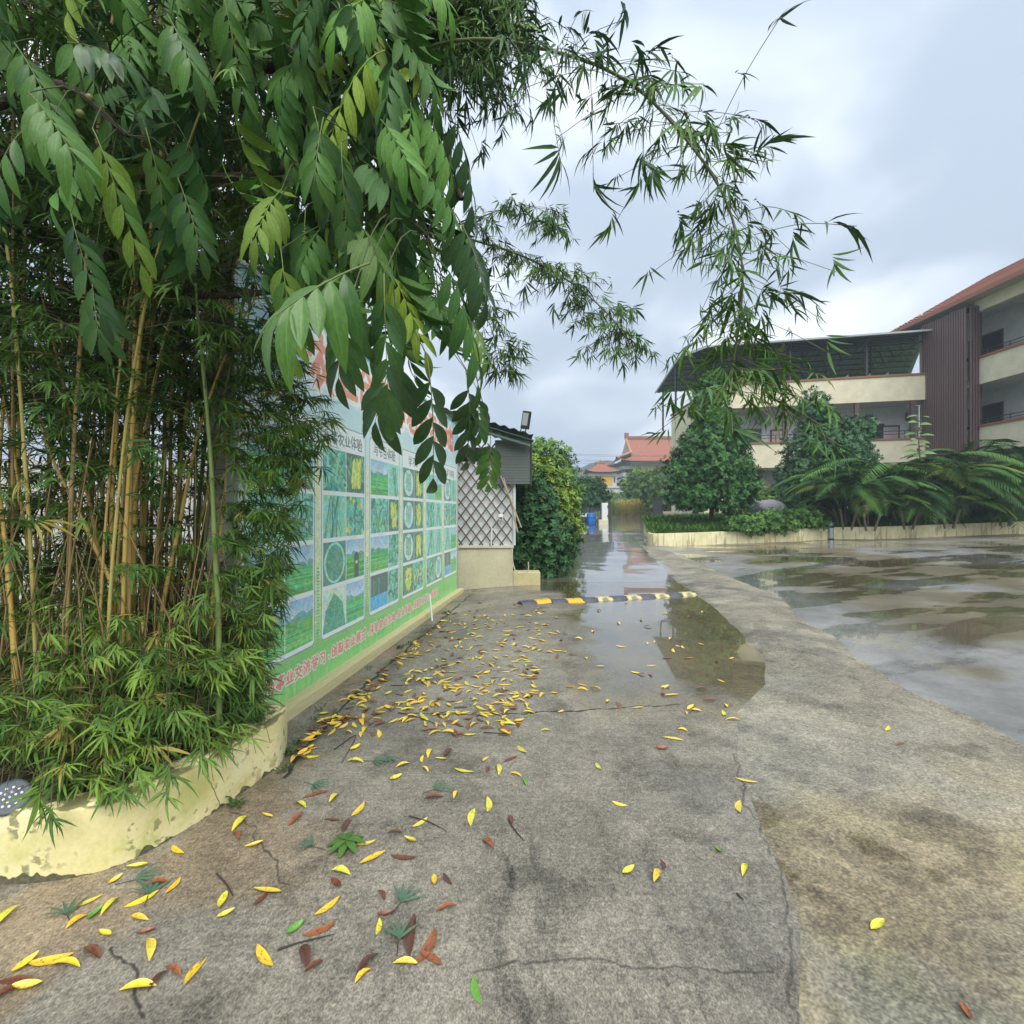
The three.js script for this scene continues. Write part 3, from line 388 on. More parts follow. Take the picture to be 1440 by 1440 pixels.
// ------------------------------------------------------------ small shed with lattice at the end of the billboard
{
  const D = 10.3, t = thing('lattice_shed', 'small shed front with brown lattice over white board and green roof', 'shed', [-1.2, ground(-1.2, D), -D]);
  const L = (x) => x + 1.2, gy = ground(-1.2, D), yy = (h) => h - gy;
  const cream = mat([0.66, 0.61, 0.42], 0.8, { map: mottle });
  const base = part('base_wall', boxUV(rbox(L(-1.3), L(0.02), -0.1, yy(0.87), -0.3, 0, 0.012)), cream, t);
  part('coping', boxUV(rbox(L(-1.32), L(0.035), yy(0.872), yy(0.925), -0.32, 0.03, 0.01)), mat([0.68, 0.64, 0.48], 0.8, { map: mottle }), base);
  part('low_block', boxUV(rbox(L(0.022), L(0.57), -0.1, yy(0.385), -0.42, 0.01, 0.015)), mat([0.68, 0.6, 0.33], 0.8, { map: mottle }), t);
  part('white_board', box(L(-1.28), L(0.02), yy(0.926), yy(2.62), -0.1, -0.07), mat([0.66, 0.7, 0.71], 0.5), t);
  // open above the board: the room behind has a back and two side walls
  part('room_wall', [box(L(-1.3), L(0.02), -0.1, yy(3.2), -2.5, -2.4), box(L(-1.36), L(-1.301), -0.1, yy(3.3), -2.5, -0.34), box(L(-0.05), L(0.01), -0.1, yy(3.1), -2.39, -0.34)], mat([0.5, 0.5, 0.48], 0.8), t);
  part('corner_post', rbox(L(0.022), L(0.075), yy(0.926), yy(2.75), -0.12, -0.02, 0.008), mat([0.5, 0.55, 0.53], 0.5), t);
  // every slat of the lattice, clipped to the frame
  const wood = mat([0.10, 0.062, 0.045], 0.65), x0 = L(-1.27), x1 = L(0.0), y0 = yy(0.935), y1 = yy(2.98), tn = 1.32;
  for (const s of [1, -1]) for (let k = -14; k < 16; k++) {
    const c = k * 0.205 + (s > 0 ? 0 : 0.07); // line y = y0 + s*tn*(x-x0-c)
    let xs = [x0, x1]; const xa = x0 + c, xb = x0 + c + (y1 - y0) / tn * s, lo = Math.max(x0, Math.min(xa, xb)), hi = Math.min(x1, Math.max(xa, xb));
    if (hi - lo < 0.06) continue; const f = (x) => y0 + s * tn * (x - x0 - c);
    part('slat', slab(V(lo, f(lo), s > 0 ? 0.012 : -0.004), V(hi, f(hi), s > 0 ? 0.012 : -0.004), 0.028, 0.012, V(0, 0, 1)), wood, t);
  }
  // siding under the eave
  const sid = []; for (let k = 0; k < 16; k++) sid.push(box(L(-0.34), L(0.36), yy(2.16 + k * 0.055), yy(2.16 + k * 0.055 + 0.05), 0.03 + 0.006 * (k % 2), 0.075));
  for (const g of sid) part('siding_board', g, mat([0.085, 0.105, 0.095], 0.55), t);
  part('side_trim', rbox(L(0.362), L(0.40), yy(2.12), yy(3.1), -0.9, 0.09, 0.01), mat([0.02, 0.03, 0.028], 0.5), t);
  // corrugated roof
  const P = [], I = [], nx = 72, nz = 10; for (let j = 0; j <= nz; j++) for (let i = 0; i <= nx; i++) { const x = lerp(-1.9, 0.42, i / nx), z = lerp(0.35, -2.6, j / nz), y = 3.5 - (x + 0.9) * 0.30 + 0.018 * Math.sin(x * Math.PI * 2 / 0.19) + 0.02 * (fbm(x * 2, z * 2, 2) - 0.5) + j * 0.012; P.push(L(x), yy(y), z); if (i < nx && j < nz) { const q = j * (nx + 1) + i, r = q + nx + 1; I.push(q, q + 1, r, r, q + 1, r + 1); } }
  const rg = new THREE.BufferGeometry(); rg.setAttribute('position', new THREE.Float32BufferAttribute(P, 3)); rg.setIndex(I); rg.computeVertexNormals();
  const green = mat([0.02, 0.05, 0.04], 0.45, { side: THREE.DoubleSide });
  const roof = part('roof', rg, green, t);
  part('fascia', slab(V(L(-1.9), yy(3.67), 0.33), V(L(0.42), yy(2.98), 0.33), 0.02, 0.2, V(0, 0, 1)).clone(), green, roof);
  part('fascia_batten', slab(V(L(-0.9), yy(3.28), 0.30), V(L(0.36), yy(2.9), 0.30), 0.04, 0.05, V(0, 0, 1)), mat([0.16, 0.22, 0.19], 0.6), roof);
  const wm = mat([0.7, 0.7, 0.66], 0.5), sock = part('socket_box', rbox(L(-0.27), L(-0.18), yy(1.44), yy(1.56), 0.02, 0.06, 0.006), wm, t);
  part('cover', box(L(-0.262), L(-0.19), yy(1.455), yy(1.50), 0.0605, 0.064), mat([0.12, 0.12, 0.12], 0.5), sock);
  part('wire', tube(curve([V(L(-1.22), yy(0.4), 0.006), V(L(-1.2), yy(0.75), 0.006), V(L(-1.05), yy(0.84), 0.006), V(L(-0.6), yy(0.86), 0.006), V(L(-0.42), yy(0.93), 0.03)], 24), 0.006, 5), mat([0.35, 0.33, 0.26], 0.6), t);
  part('standpipe', bar(V(L(-0.42), yy(0.93), 0.04), V(L(-0.4), yy(1.28), 0.04), 0.012, 8), wm, t);
  // floodlight on the roof
  const f = thing('floodlight', 'black floodlight with pale glass on the shed roof edge', 'light', [0.24, 3.19, -D + 0.3]), dark = mat([0.015, 0.016, 0.017], 0.5);
  const lean = (g) => g.rotateZ(-0.16).rotateY(-0.5).rotateX(0.1);
  const hb = part('housing', lean(rbox(-0.085, 0.085, 0.03, 0.38, -0.05, 0.03, 0.02, 3)), dark, f);
  part('glass', lean(box(-0.06, 0.06, 0.10, 0.34, 0.0305, 0.034)), mat([0.32, 0.35, 0.34], 0.15), hb);
  part('bracket', [bar(V(-0.1, -0.05, -0.02), V(-0.02, 0.12, -0.02), 0.012), bar(V(0.02, -0.1, -0.02), V(0.03, 0.08, -0.02), 0.012)], dark, f);
  // poles leaning on the corner
  for (const [a, b] of [[at(700, 660, 10.2), at(733, 742, 10.05)], [at(708, 672, 10.2), at(728, 748, 10.08)]]) single('leaning_pole', tube([a, a.clone().lerp(b, 0.5).add(V(0.01, 0.01, 0)), b], 0.016, 7), mat([0.3, 0.25, 0.17], 0.7), 'thin weathered pole leaning on the lattice shed corner', 'pole', 'poles leaning on the shed corner');
  single('hose', tube(curve([at(720, 770, 10.2), at(722, 795, 10.15), at(728, 806, 10.1), at(742, 803, 10.1), at(743, 790, 10.1)], 24), 0.012, 6), mat([0.42, 0.4, 0.34], 0.5), 'pale hose looped over the low yellow block by shrubs', 'hose');
}
{ // upright plastic pipe by the kerb
  const b = gp(608, 873); single('plastic_pipe', tube([V(b.x, -0.02, b.z), V(b.x - 0.02, 0.18, b.z - 0.01), V(b.x - 0.045, 0.4, b.z - 0.02)], 0.014, 8), mat([0.78, 0.78, 0.74], 0.4), 'short white plastic pipe standing at the billboard kerb', 'pipe');
}
// ------------------------------------------------------------ striped speed bumps
{
  const prof = new THREE.Shape([[-0.13, 0], [-0.09, 0.028], [-0.05, 0.04], [0.05, 0.04], [0.09, 0.028], [0.13, 0]].map(([a, b]) => new THREE.Vector2(a, b)));
  const wornY = tex(128, 128, (i, j, c) => { const n = fbm(i / 14, j / 14, 4), w = sst(0.5, 0.62, n); c[0] = lerp(200, 130, w); c[1] = lerp(186, 122, w); c[2] = lerp(130, 98, w); });
  const wornB = tex(128, 128, (i, j, c) => { const v = 50 + fbm(i / 10, j / 10, 4) * 50; c[0] = v; c[1] = v * 1.03; c[2] = v * 1.14; });
  const my = mat(0xffffff, 0.55, { map: wornY }), mk = mat(0xffffff, 0.5, { map: wornB }), mb = mat([0.62, 0.4, 0.03], 0.5);
  function bump(label, a, b, n, firstDark, fresh) {
    const d = b.clone().sub(a), L = d.length(), t = thing('speed_bump', label, 'speed bump', a.toArray(), Math.atan2(-d.z, d.x)), slope = Math.atan2(d.y, Math.hypot(d.x, d.z));
    for (let k = 0; k < n; k++) { const g = new THREE.ExtrudeGeometry(prof, { depth: L / n - 0.016, bevelEnabled: true, bevelSize: 0.005, bevelThickness: 0.006, bevelSegments: 1 }).rotateY(Math.PI / 2).translate(k * L / n + 0.008, -0.004, 0).rotateZ(slope); const dark = (k % 2 === 0) === firstDark; part('rubber_block', g, dark ? mk : fresh || k === 1 ? mb : my, t); }
    for (let k = 0; k < n; k++) part('bolt', new THREE.CylinderGeometry(0.012, 0.012, 0.008, 10).translate((k + 0.5) * L / n, 0.042, 0).rotateZ(slope), mat([0.12, 0.12, 0.12], 0.4, { metalness: 0.8 }), t);
  }
  bump('long black and pale yellow speed bump across the wet lane', gp(774, 847), gp(974, 835.5), 10, true);
  const a = gp(731, 850), b = gp(772, 846); a.y += 0.005; b.y += 0.01;
  bump('short black and bright yellow bump piece on the dry slab', a, b, 2, true, true);
}
// ------------------------------------------------------------ foliage building blocks
function leafGeo(L, W, { fold = 0.18, droop = 0.25, segs = 4, base = 0.1, tip = 1.6, twist = 0 } = {}) { // along +z, face up
  const P = [], U = [], I = [];
  for (let i = 0; i <= segs; i++) {
    const t = i / segs, w = W * 0.5 * Math.pow(Math.sin(Math.PI * Math.pow(t, base > 0.3 ? 1 : 0.62)), 0.8) * (1 - 0.15 * t) + (i === 0 ? 0.0008 : 0), z = L * t * (1 - 0.12 * droop * t), y = -droop * L * t * t * 0.7, tw = twist * t;
    for (const s of [-1, 0, 1]) { P.push(s * w * Math.cos(tw), y + Math.abs(s) * w * fold * 2 + s * w * Math.sin(tw), z); U.push(0.5 + s * 0.5, t); }
    if (i < segs) for (const k of [0, 1]) { const a = i * 3 + k, b = a + 3; I.push(a, b, a + 1, b, b + 1, a + 1); }
  }
  const g = new THREE.BufferGeometry(); g.setAttribute('position', new THREE.Float32BufferAttribute(P, 3)); g.setAttribute('uv', new THREE.Float32BufferAttribute(U, 2)); g.setIndex(I); g.computeVertexNormals(); return g;
}
const M4 = THREE.Matrix4, Q = THREE.Quaternion;
function look(p, dir, up, s = 1) { // matrix placing a +z leaf along dir with its face to up
  const z = dir.clone().normalize(); let x = up.clone().cross(z); if (x.lengthSq() < 1e-5) x = V(1, 0, 0); x.normalize(); const y = z.clone().cross(x); return new M4().makeBasis(x.multiplyScalar(s), y.multiplyScalar(s), z.multiplyScalar(s)).setPosition(p);
}
const leafTex = tex(64, 128, (i, j, c) => { const u = Math.abs(i / 63 - 0.5) * 2, t = j / 127, rib = u < 0.06 ? 26 : 0, vein = Math.abs(((t * 11 - u * 1.6) % 1 + 1) % 1 - 0.5) < 0.06 && u > 0.06 ? 12 : 0, n = fbm(i / 6, j / 9, 3); const v = 205 + rib + vein + (n - 0.5) * 50; c[0] = v; c[1] = v; c[2] = v * 0.93; });
const leafMat = (c, rough = 0.42, tr = 0.3, o = {}) => pmat(c, o.clearcoat ? 0.85 : 0.6, { map: leafTex, transmission: o.clearcoat ? tr : 0, thickness: 0, specularIntensity: 0.6, side: THREE.DoubleSide, ...o });
function instanced(name, geo, m, mats, parent, tint) {
  const im = shade(new THREE.InstancedMesh(geo, m, mats.length)); mats.forEach((x, i) => { im.setMatrixAt(i, x); if (tint) im.setColorAt(i, tint(i)); }); im.name = name; im.userData.kind = 'stuff'; parent.add(im); return im;
}
// leafy shoot of broad leaves for shrubs and small trees
function shoot(n, L, W, seed, spread = 1) { const r = rng(seed), gs = []; for (let i = 0; i < n; i++) { const a = i * 2.4 + r(), up = 0.2 + 0.8 * r(), d = V(Math.cos(a) * spread, up, Math.sin(a) * spread); gs.push(leafGeo(L * (0.7 + r() * 0.6), W * (0.8 + r() * 0.4), { base: 0.5, segs: 2, droop: 0.3 }).applyMatrix4(look(V(0, (i / n) * L * 0.8, 0), d, V(0, 1, 0)))); } return mergeGeometries(gs); }
const shootDark = [shoot(7, 0.09, 0.045, 3), shoot(8, 0.08, 0.04, 4)], shootSmall = [shoot(8, 0.11, 0.055, 8), shoot(9, 0.1, 0.05, 9)];
function crown(parent, lobes, count, geos, m, seed, tintA, tintB, scale = 1, inner = 0.55) { // leaf shoots through the volume of uneven lobes
  const r = rng(seed), lists = geos.map(() => []), tints = geos.map(() => []); let tot = 0; for (const l of lobes) tot += l[3] * l[4];
  for (const [x, y, z, rx, ry, rz = rx] of lobes) { const n = Math.round(count * rx * ry / tot);
    for (let i = 0; i < n; i++) {
      const u = r() * 2 - 1, a = r() * Math.PI * 2, q = Math.sqrt(1 - u * u), dx = q * Math.cos(a), dz = q * Math.sin(a), nz = fbm(dx * 2.2 + x * 3 + 40, u * 2.2 + dz * 2.2 + y * 3, 3), k = (inner + (1 - inner) * Math.pow(r(), 0.5)) * (0.48 + 1.08 * nz);
      const p = V(x + dx * rx * k, y + u * ry * k, z + dz * rz * k), out = V(dx, u * 0.7 + 0.45, dz).normalize().add(V(r() - 0.5, r() - 0.5, r() - 0.5).multiplyScalar(0.9)).normalize();
      const s = scale * (0.7 + r() * 0.7), mm = new M4().compose(p, new Q().setFromUnitVectors(V(0, 1, 0), out).multiply(new Q().setFromAxisAngle(V(0, 1, 0), r() * 6.3)), V(s, s, s)), w = (r() * geos.length) | 0;
      lists[w].push(mm); tints[w].push(tintA.clone().lerp(tintB, r())); 
    } }
  geos.forEach((g, w) => instanced('crown', g, m, lists[w], parent, (i) => tints[w][i]));
}
const bark = mat([0.075, 0.058, 0.042], 0.9), barkPale = mat([0.17, 0.14, 0.1], 0.85);
function limbs(parent, top, lobes, r0, seed) { // tapered trunk and limbs reaching into the lobes
  const r = rng(seed), tr = curve([V(0, -0.1, 0), V((r() - 0.5) * 0.1, top * 0.4, (r() - 0.5) * 0.1), V((r() - 0.5) * 0.15, top, (r() - 0.5) * 0.15)], 10);
  part('trunk', tube(tr, tr.map((_, i) => r0 * (1 - 0.7 * i / 10)), 9), bark, parent);
  for (const [x, y, z] of lobes) { const s = tr[Math.min(10, 2 + Math.floor(r() * 6))], pts = curve([s, V(lerp(s.x, x, 0.5), lerp(s.y, y, 0.4), lerp(s.z, z, 0.5)), V(x, y, z)], 6); part('limb', tube(pts, pts.map((_, i) => r0 * 0.4 * (1 - 0.8 * i / 6)), 5), bark, parent); }
}
const matShrub = leafMat([1, 1, 1], 0.4, 0.25), G = (r, g, b) => rgb(r * 1.75, g * 1.75, b * 1.5);
// ------------------------------------------------------------ shrubs along the left of the lane
{
  const sh = (label, px, d, lobes, n, a, b, seed, scale) => { const x = (px - 720) / 720 * d, t = thing('shrub', label, 'shrub', [x, ground(x, d) - 0.02, -d], 0, 'shrubs along the lane'); limbs(t, 1.0, lobes.slice(0, 4), 0.035, seed); crown(t, lobes, n, shootDark, matShrub, seed, a, b, scale, 0.5); };
  sh('dark glossy shrub beside the lattice shed corner', 752, 11.6, [[-0.02, 1.55, 0, 0.62, 0.62], [0.18, 0.95, 0.1, 0.66, 0.7], [-0.3, 0.8, 0, 0.5, 0.7], [0.2, 0.45, 0, 0.6, 0.5], [-0.2, 0.3, 0.1, 0.5, 0.4]], 1700, G(0.018, 0.06, 0.03), G(0.04, 0.12, 0.045), 5, 1.15);
  sh('yellow green shrub overhanging the dark glossy one', 768, 13.2, [[0, 2.05, 0, 0.6, 0.5], [0.28, 1.6, 0, 0.55, 0.6], [-0.35, 2.3, 0, 0.5, 0.5], [0.3, 0.9, 0, 0.6, 0.7], [-0.3, 1.2, 0, 0.6, 0.8]], 1500, G(0.06, 0.14, 0.025), G(0.2, 0.27, 0.04), 6, 1.25);
  sh('tall mid green shrub tree behind the yellow green one', 768, 16.5, [[0, 3.0, 0, 0.75, 0.6], [0.4, 2.4, 0, 0.7, 0.7], [-0.5, 2.7, 0, 0.7, 0.7], [0.35, 1.6, 0, 0.8, 0.8], [-0.4, 1.5, 0, 0.8, 0.9], [0.3, 0.8, 0, 0.8, 0.8]], 1900, G(0.05, 0.13, 0.03), G(0.13, 0.22, 0.045), 7, 1.5);
  sh('low reddish green shrub along the lane edge past the tall one', 779, 21, [[0, 0.9, 0, 0.7, 0.8], [0.35, 0.5, 0, 0.6, 0.5], [-0.3, 1.9, 0, 0.7, 0.8]], 900, G(0.05, 0.11, 0.03), G(0.12, 0.15, 0.05), 8, 1.5);
}
// ------------------------------------------------------------ gate, bins and what stands round them
{
  const gb = gp(846, 738), D = -gb.z, X = (px, d = D) => (px - 720) / 720 * d, gy = (x, d = D) => ground(x, d);
  const f = thing('gate_fence', 'dark picket fence beside the lane gate', 'fence', [X(806), gy(X(806)), -D - 0.6]), dk = mat([0.03, 0.035, 0.035], 0.6);
  const w = X(848) - X(806); for (let k = 0; k <= 20; k++) part('picket', box(k * w / 20, k * w / 20 + 0.045, 0.02, 1.2 + 0.03 * ((k * 7) % 3), -0.02, 0.02), mat([0.05, 0.055, 0.055], 0.6), f);
  part('rail', [box(0, w, 0.25, 0.32, 0.021, 0.05), box(0, w, 0.95, 1.02, 0.021, 0.05)], dk, f); part('plinth', box(0, w, -0.1, 0.18, -0.1, -0.03), mat([0.5, 0.5, 0.47], 0.8), f);
  const p = thing('gate_pillar', 'white painted gate pillar with cream foot at the lane gate', 'pillar', [X(851), gy(X(851)), -D - 0.2]);
  part('shaft', rbox(-0.2, 0.2, -0.05, 1.42, -0.2, 0.2, 0.02), mat([0.62, 0.65, 0.64], 0.7), p); part('foot', rbox(-0.42, 0.24, -0.05, 0.32, -0.24, 0.24, 0.02), mat([0.58, 0.55, 0.42], 0.8), p);
  const gl = thing('gate_leaf', 'dark open gate leaf edge on beside the white pillar', 'gate', [X(857.5), gy(X(857.5)), -D]);
  part('stile', rbox(-0.11, 0.11, -0.02, 1.5, -0.04, 0.04, 0.01), dk, gl); for (let k = 0; k < 5; k++) part('rail', box(-0.05, 0.05, 0.15 + k * 0.3, 0.21 + k * 0.3, -1.9, -0.042), dk, gl); part('hinge', [box(-0.16, -0.112, 0.5, 0.62, -0.03, 0.03), box(-0.16, -0.112, 1.1, 1.22, -0.03, 0.03)], dk, gl);
  const cart = thing('waste_cart', 'dark bin cart with a pale lid beside the blue drum', 'bin', [X(817), gy(X(817)), -D + 0.3]);
  part('body', rbox(-0.26, 0.26, 0.05, 0.52, -0.25, 0.25, 0.03), mat([0.02, 0.022, 0.025], 0.5), cart); part('lid', rbox(-0.29, 0.29, 0.56, 0.78, -0.27, 0.27, 0.03), mat([0.62, 0.62, 0.58], 0.5), cart); part('wheel', [new THREE.CylinderGeometry(0.06, 0.06, 0.05, 12).rotateZ(Math.PI / 2).translate(-0.22, 0.05, 0.2), new THREE.CylinderGeometry(0.06, 0.06, 0.05, 12).rotateZ(Math.PI / 2).translate(0.22, 0.05, 0.2)], dk, cart);
  const dr = thing('plastic_drum', 'bright blue plastic drum standing at the gate fence', 'drum', [X(830), gy(X(830)), -D + 0.3]);
  part('body', new THREE.LatheGeometry([[0, 0], [0.26, 0], [0.29, 0.04], [0.29, 0.24], [0.31, 0.26], [0.31, 0.29], [0.29, 0.31], [0.29, 0.5], [0.31, 0.52], [0.31, 0.55], [0.29, 0.57], [0.28, 0.74], [0.25, 0.8], [0, 0.8]].map(([a, b]) => new THREE.Vector2(a, b)), 28), mat([0.01, 0.12, 0.42], 0.4), dr); part('bung', new THREE.CylinderGeometry(0.05, 0.05, 0.04, 14).translate(0.12, 0.82, 0), mat([0.01, 0.09, 0.3], 0.4), dr);
  const rp = thing('gate_post', 'black gate post on the garden side of the lane', 'post', [X(931), gy(X(931)), -D - 1]); part('shaft', rbox(-0.28, 0.28, -0.1, 1.55, -0.1, 0.1, 0.02), dk, rp); part('cap', rbox(-0.32, 0.32, 1.552, 1.62, -0.14, 0.14, 0.02), dk, rp); part('stone_foot', rbox(0.3, 1.1, -0.1, 0.75, -0.2, 0.3, 0.06), mat([0.42, 0.38, 0.26], 0.85), rp);
  const gt = thing('gate_tree', 'round dark tree rising behind the gate fence', 'tree', [X(828, D + 2), gy(X(828, D + 2)), -D - 2]);
  const lobes = [[0, 2.6, 0, 1.0, 0.6], [-0.6, 2.0, 0, 0.8, 0.7], [0.6, 2.1, 0, 0.8, 0.7], [0, 1.7, 0.2, 1.0, 0.6]]; limbs(gt, 1.6, lobes, 0.07, 31); crown(gt, lobes, 1300, shootDark, matShrub, 32, G(0.014, 0.05, 0.03), G(0.04, 0.1, 0.045), 2.0, 0.45);
  // garden trees behind the bed, at the far side of the lane
  for (const [px, py, d, s, a, b, label, seed] of [[905, 702, 60, 1.0, G(0.04, 0.1, 0.035), G(0.13, 0.23, 0.05), 'rounded light topped tree before the white shed', 41], [935, 702, 52, 0.9, G(0.035, 0.09, 0.035), G(0.1, 0.19, 0.05), 'rounded tree next to the hotel end wall', 42]]) {
    const x = X(px, d), t = thing('garden_tree', label, 'tree', [x, ground(x, d), -d]); const lb = [[0, 4.2 * s, 0, 1.9 * s, 1.0 * s], [-1.2 * s, 3.2 * s, 0, 1.5 * s, 1.2 * s], [1.2 * s, 3.2 * s, 0, 1.6 * s, 1.3 * s], [0, 2.2 * s, 0, 2.0 * s, 1.2 * s], [-0.8 * s, 1.5 * s, 0, 1.4 * s, 0.9 * s]]; limbs(t, 3, lb, 0.14, seed); crown(t, lb, 1600, shootDark, matShrub, seed, a, b, 3.2, 0.5);
  }
  // dried maize on the field edge
  const mz = [], r = rng(55), corn = new THREE.Group(); corn.name = 'maize'; corn.userData = { label: 'strip of drying maize beyond the lane gate', category: 'maize', kind: 'stuff' }; scene.add(corn);
  const st = [bar(V(0, 0, 0), V(0.02, 1.5, 0), 0.014, 4).toNonIndexed()]; for (let k = 0; k < 9; k++) { const a = k * 2.1; st.push(leafGeo(0.6, 0.07, { droop: 1.1, segs: 3 }).applyMatrix4(look(V(0, 0.25 + k * 0.13, 0), V(Math.cos(a), 0.9, Math.sin(a)), V(0, 1, 0))).toNonIndexed()); }
  const sg = mergeGeometries(st); const tints = [];
  for (let i = 0; i < 520; i++) { const d = 54 + Math.pow(r(), 1.5) * 9, px = 855 + r() * 95, x = X(px, d), s = 0.85 + r() * 0.45, gold = sst(868, 885, px + r() * 14); mz.push(new M4().compose(V(x, ground(x, d) - 0.05, -d), new Q().setFromAxisAngle(V(0, 1, 0), r() * 6), V(s, s, s))); tints.push(G(0.14, 0.27, 0.05).lerp(G(0.55, 0.42, 0.15), gold * (0.55 + r() * 0.45))); }
  instanced('maize_stalks', sg, leafMat([1, 1, 1], 0.7, 0.3), mz, corn, (i) => tints[i]);
  const hg = thing('field_hedge', 'low green hedge at the back of the maize field', 'hedge', [X(900, 66), ground(X(900, 66), 66), -66]); const hl = []; for (let k = 0; k < 9; k++) hl.push([-7 + k * 1.9, 1.1 + 0.3 * (k % 3), 0, 1.5, 0.9]); crown(hg, hl, 1500, shootDark, matShrub, 61, G(0.05, 0.12, 0.03), G(0.12, 0.22, 0.05), 3.2, 0.4); for (let k = 0; k < 3; k++) part('stem', bar(V(-5 + k * 5, -0.2, 0), V(-5 + k * 5, 1.2, 0), 0.06), bark, hg);
}
// ------------------------------------------------------------ far buildings
const tileTone = (a, b) => { const t = tex(256, 256, (i, j, c) => { const u = (i % 8) / 8, w = 0.8 + 0.2 * Math.sin(u * Math.PI * 2), n = fbm(i / 20, j / 20, 4) * 0.5 + 0.75 + (h2(i >> 3, j >> 4) - 0.5) * 0.16; for (let k = 0; k < 3; k++) c[k] = lerp(a[k], b[k], n - 0.6) * w; }); return t; };
const redTiles = tileTone([150, 84, 58], [226, 146, 112]);
function loft(rows, mat_, name, parent, uvk = 0.5) { // rows of equal point counts
  const P = [], U = [], I = [], n = rows[0].length; rows.forEach((row, j) => row.forEach((p, i) => { P.push(p.x, p.y, p.z); U.push(p.x * uvk + p.z * uvk * 0.6, j / rows.length * 4); if (j < rows.length - 1 && i < n - 1) { const q = j * n + i, r = q + n; I.push(q, q + 1, r, r, q + 1, r + 1); } }));
  const g = new THREE.BufferGeometry(); g.setAttribute('position', new THREE.Float32BufferAttribute(P, 3)); g.setAttribute('uv', new THREE.Float32BufferAttribute(U, 2)); g.setIndex(I); g.computeVertexNormals(); return part(name, g, mat_, parent);
}
{
  const gx = 25.5, gd = 110, gy = ground(gx, gd), t = thing('temple', 'large temple hall with sweeping red tiled roof and grey galleries', 'temple', [gx, gy, -gd]);
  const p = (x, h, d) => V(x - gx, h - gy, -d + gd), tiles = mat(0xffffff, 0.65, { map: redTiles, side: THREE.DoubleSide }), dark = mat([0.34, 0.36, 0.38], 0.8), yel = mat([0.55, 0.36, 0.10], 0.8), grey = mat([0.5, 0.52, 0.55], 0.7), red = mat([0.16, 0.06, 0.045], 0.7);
  const X1 = 62, rows = []; for (let j = 0; j <= 14; j++) { const s = j / 14, h = 18.2 - 5.9 * (1 - Math.pow(1 - s, 1.45)), d = 116 - 8.4 * s, xl = s < 0.66 ? 25.8 : 25.8 - 3.9 * Math.pow((s - 0.66) / 0.34, 0.9), row = []; for (let i = 0; i <= 30; i++) { const q = i / 30, x = lerp(xl, X1, q); row.push(p(x, h + (s > 0.8 ? (s - 0.8) * 4 * Math.exp(-(x - xl) / 1.6) : 0), d)); } rows.push(row); }
  const roof = loft(rows, tiles, 'roof', t);
  loft(rows.map((r) => r.map((v) => V(v.x, v.y, -(v.z + 12 + 0) + 0).setZ(-12 - v.z))), tiles, 'rear_slope', roof);
  const sk = []; for (let j = 0; j <= 5; j++) { const s = j / 5, row = []; for (let i = 0; i <= 14; i++) { const q = i / 14, dd = lerp(110.4 - 2.8 * s, 121.6 + 2.8 * s, q); row.push(p(25.8 - 3.9 * Math.pow(s, 0.9), 14.5 - 2.2 * Math.pow(s, 0.7) + s * 0.8 * (Math.exp(-q * 9) + Math.exp(-(1 - q) * 9)), dd)); } sk.push(row); } loft(sk, tiles, 'skirt_roof', roof);
  const tri = new THREE.Shape([[-5.6, 14.4], [5.6, 14.4], [2.2, 16.4], [0, 18.1], [-2.2, 16.4]].map(([a, b]) => new THREE.Vector2(a, b - gy))); part('gable', new THREE.ExtrudeGeometry(tri, { depth: 0.2, bevelEnabled: false }).rotateY(-Math.PI / 2).translate(0.5, 0, -6), mat([0.42, 0.36, 0.28], 0.8), t);
  part('ridge', [box(0.1, X1 - gx, 18.15 - gy, 18.75 - gy, -6.3, -5.7), box(0, 0.9, 18.1 - gy, 19.5 - gy, -6.25, -5.75)], mat([0.22, 0.09, 0.07], 0.7), roof);
  for (let k = 0; k < 9; k++) part('ridge_figure', box(12.5 + k * 1.2, 12.9 + k * 1.2, 18.75 - gy, 19.5 - gy, -6.1, -5.9), dark, roof);
  part('front_hip', tube([p(25.8, 18.2, 116), p(25.8, 16.2, 113.4), p(25.6, 14.5, 110.6), p(22.0, 13.0, 107.6)], 0.28, 6), mat([0.4, 0.2, 0.1], 0.7), roof);
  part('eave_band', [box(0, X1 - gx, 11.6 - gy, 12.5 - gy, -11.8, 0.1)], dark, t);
  part('front_wall', box(0.4, X1 - gx, 0, 11.58 - gy, -1, -0.2), yel, t); part('core', box(0.8, X1 - gx, 0, 11.55 - gy, -11.5, -1.1), mat([0.3, 0.22, 0.15], 0.8), t);
  for (let k = 0; k < 8; k++) { const w = part('window', box(1.6 + k * 4.2, 3.4 + k * 4.2, 8.6 - gy, 10.6 - gy, -0.3, -0.12), red, t); part('pane', [box(1.75 + k * 4.2, 2.42 + k * 4.2, 8.8 - gy, 10.4 - gy, -0.11, -0.08), box(2.56 + k * 4.2, 3.25 + k * 4.2, 8.8 - gy, 10.4 - gy, -0.11, -0.08)], mat([0.1, 0.1, 0.09], 0.3), w); }
  for (const [y0, y1, m] of [[10.9, 11.55, grey], [9.3, 10.1, grey], [8.2, 8.9, grey], [5.4, 6.2, grey], [4.0, 4.7, grey]]) part('gallery_band', box(-1.6, 0.3, y0 - gy, y1 - gy, -11.6, -0.3), m, t);
  for (let k = 0; k < 7; k++) part('column', bar(p(24.1, gy, 110.5 + k * 1.85), p(24.1, 10.95, 110.5 + k * 1.85), 0.2, 10), red, t);
}
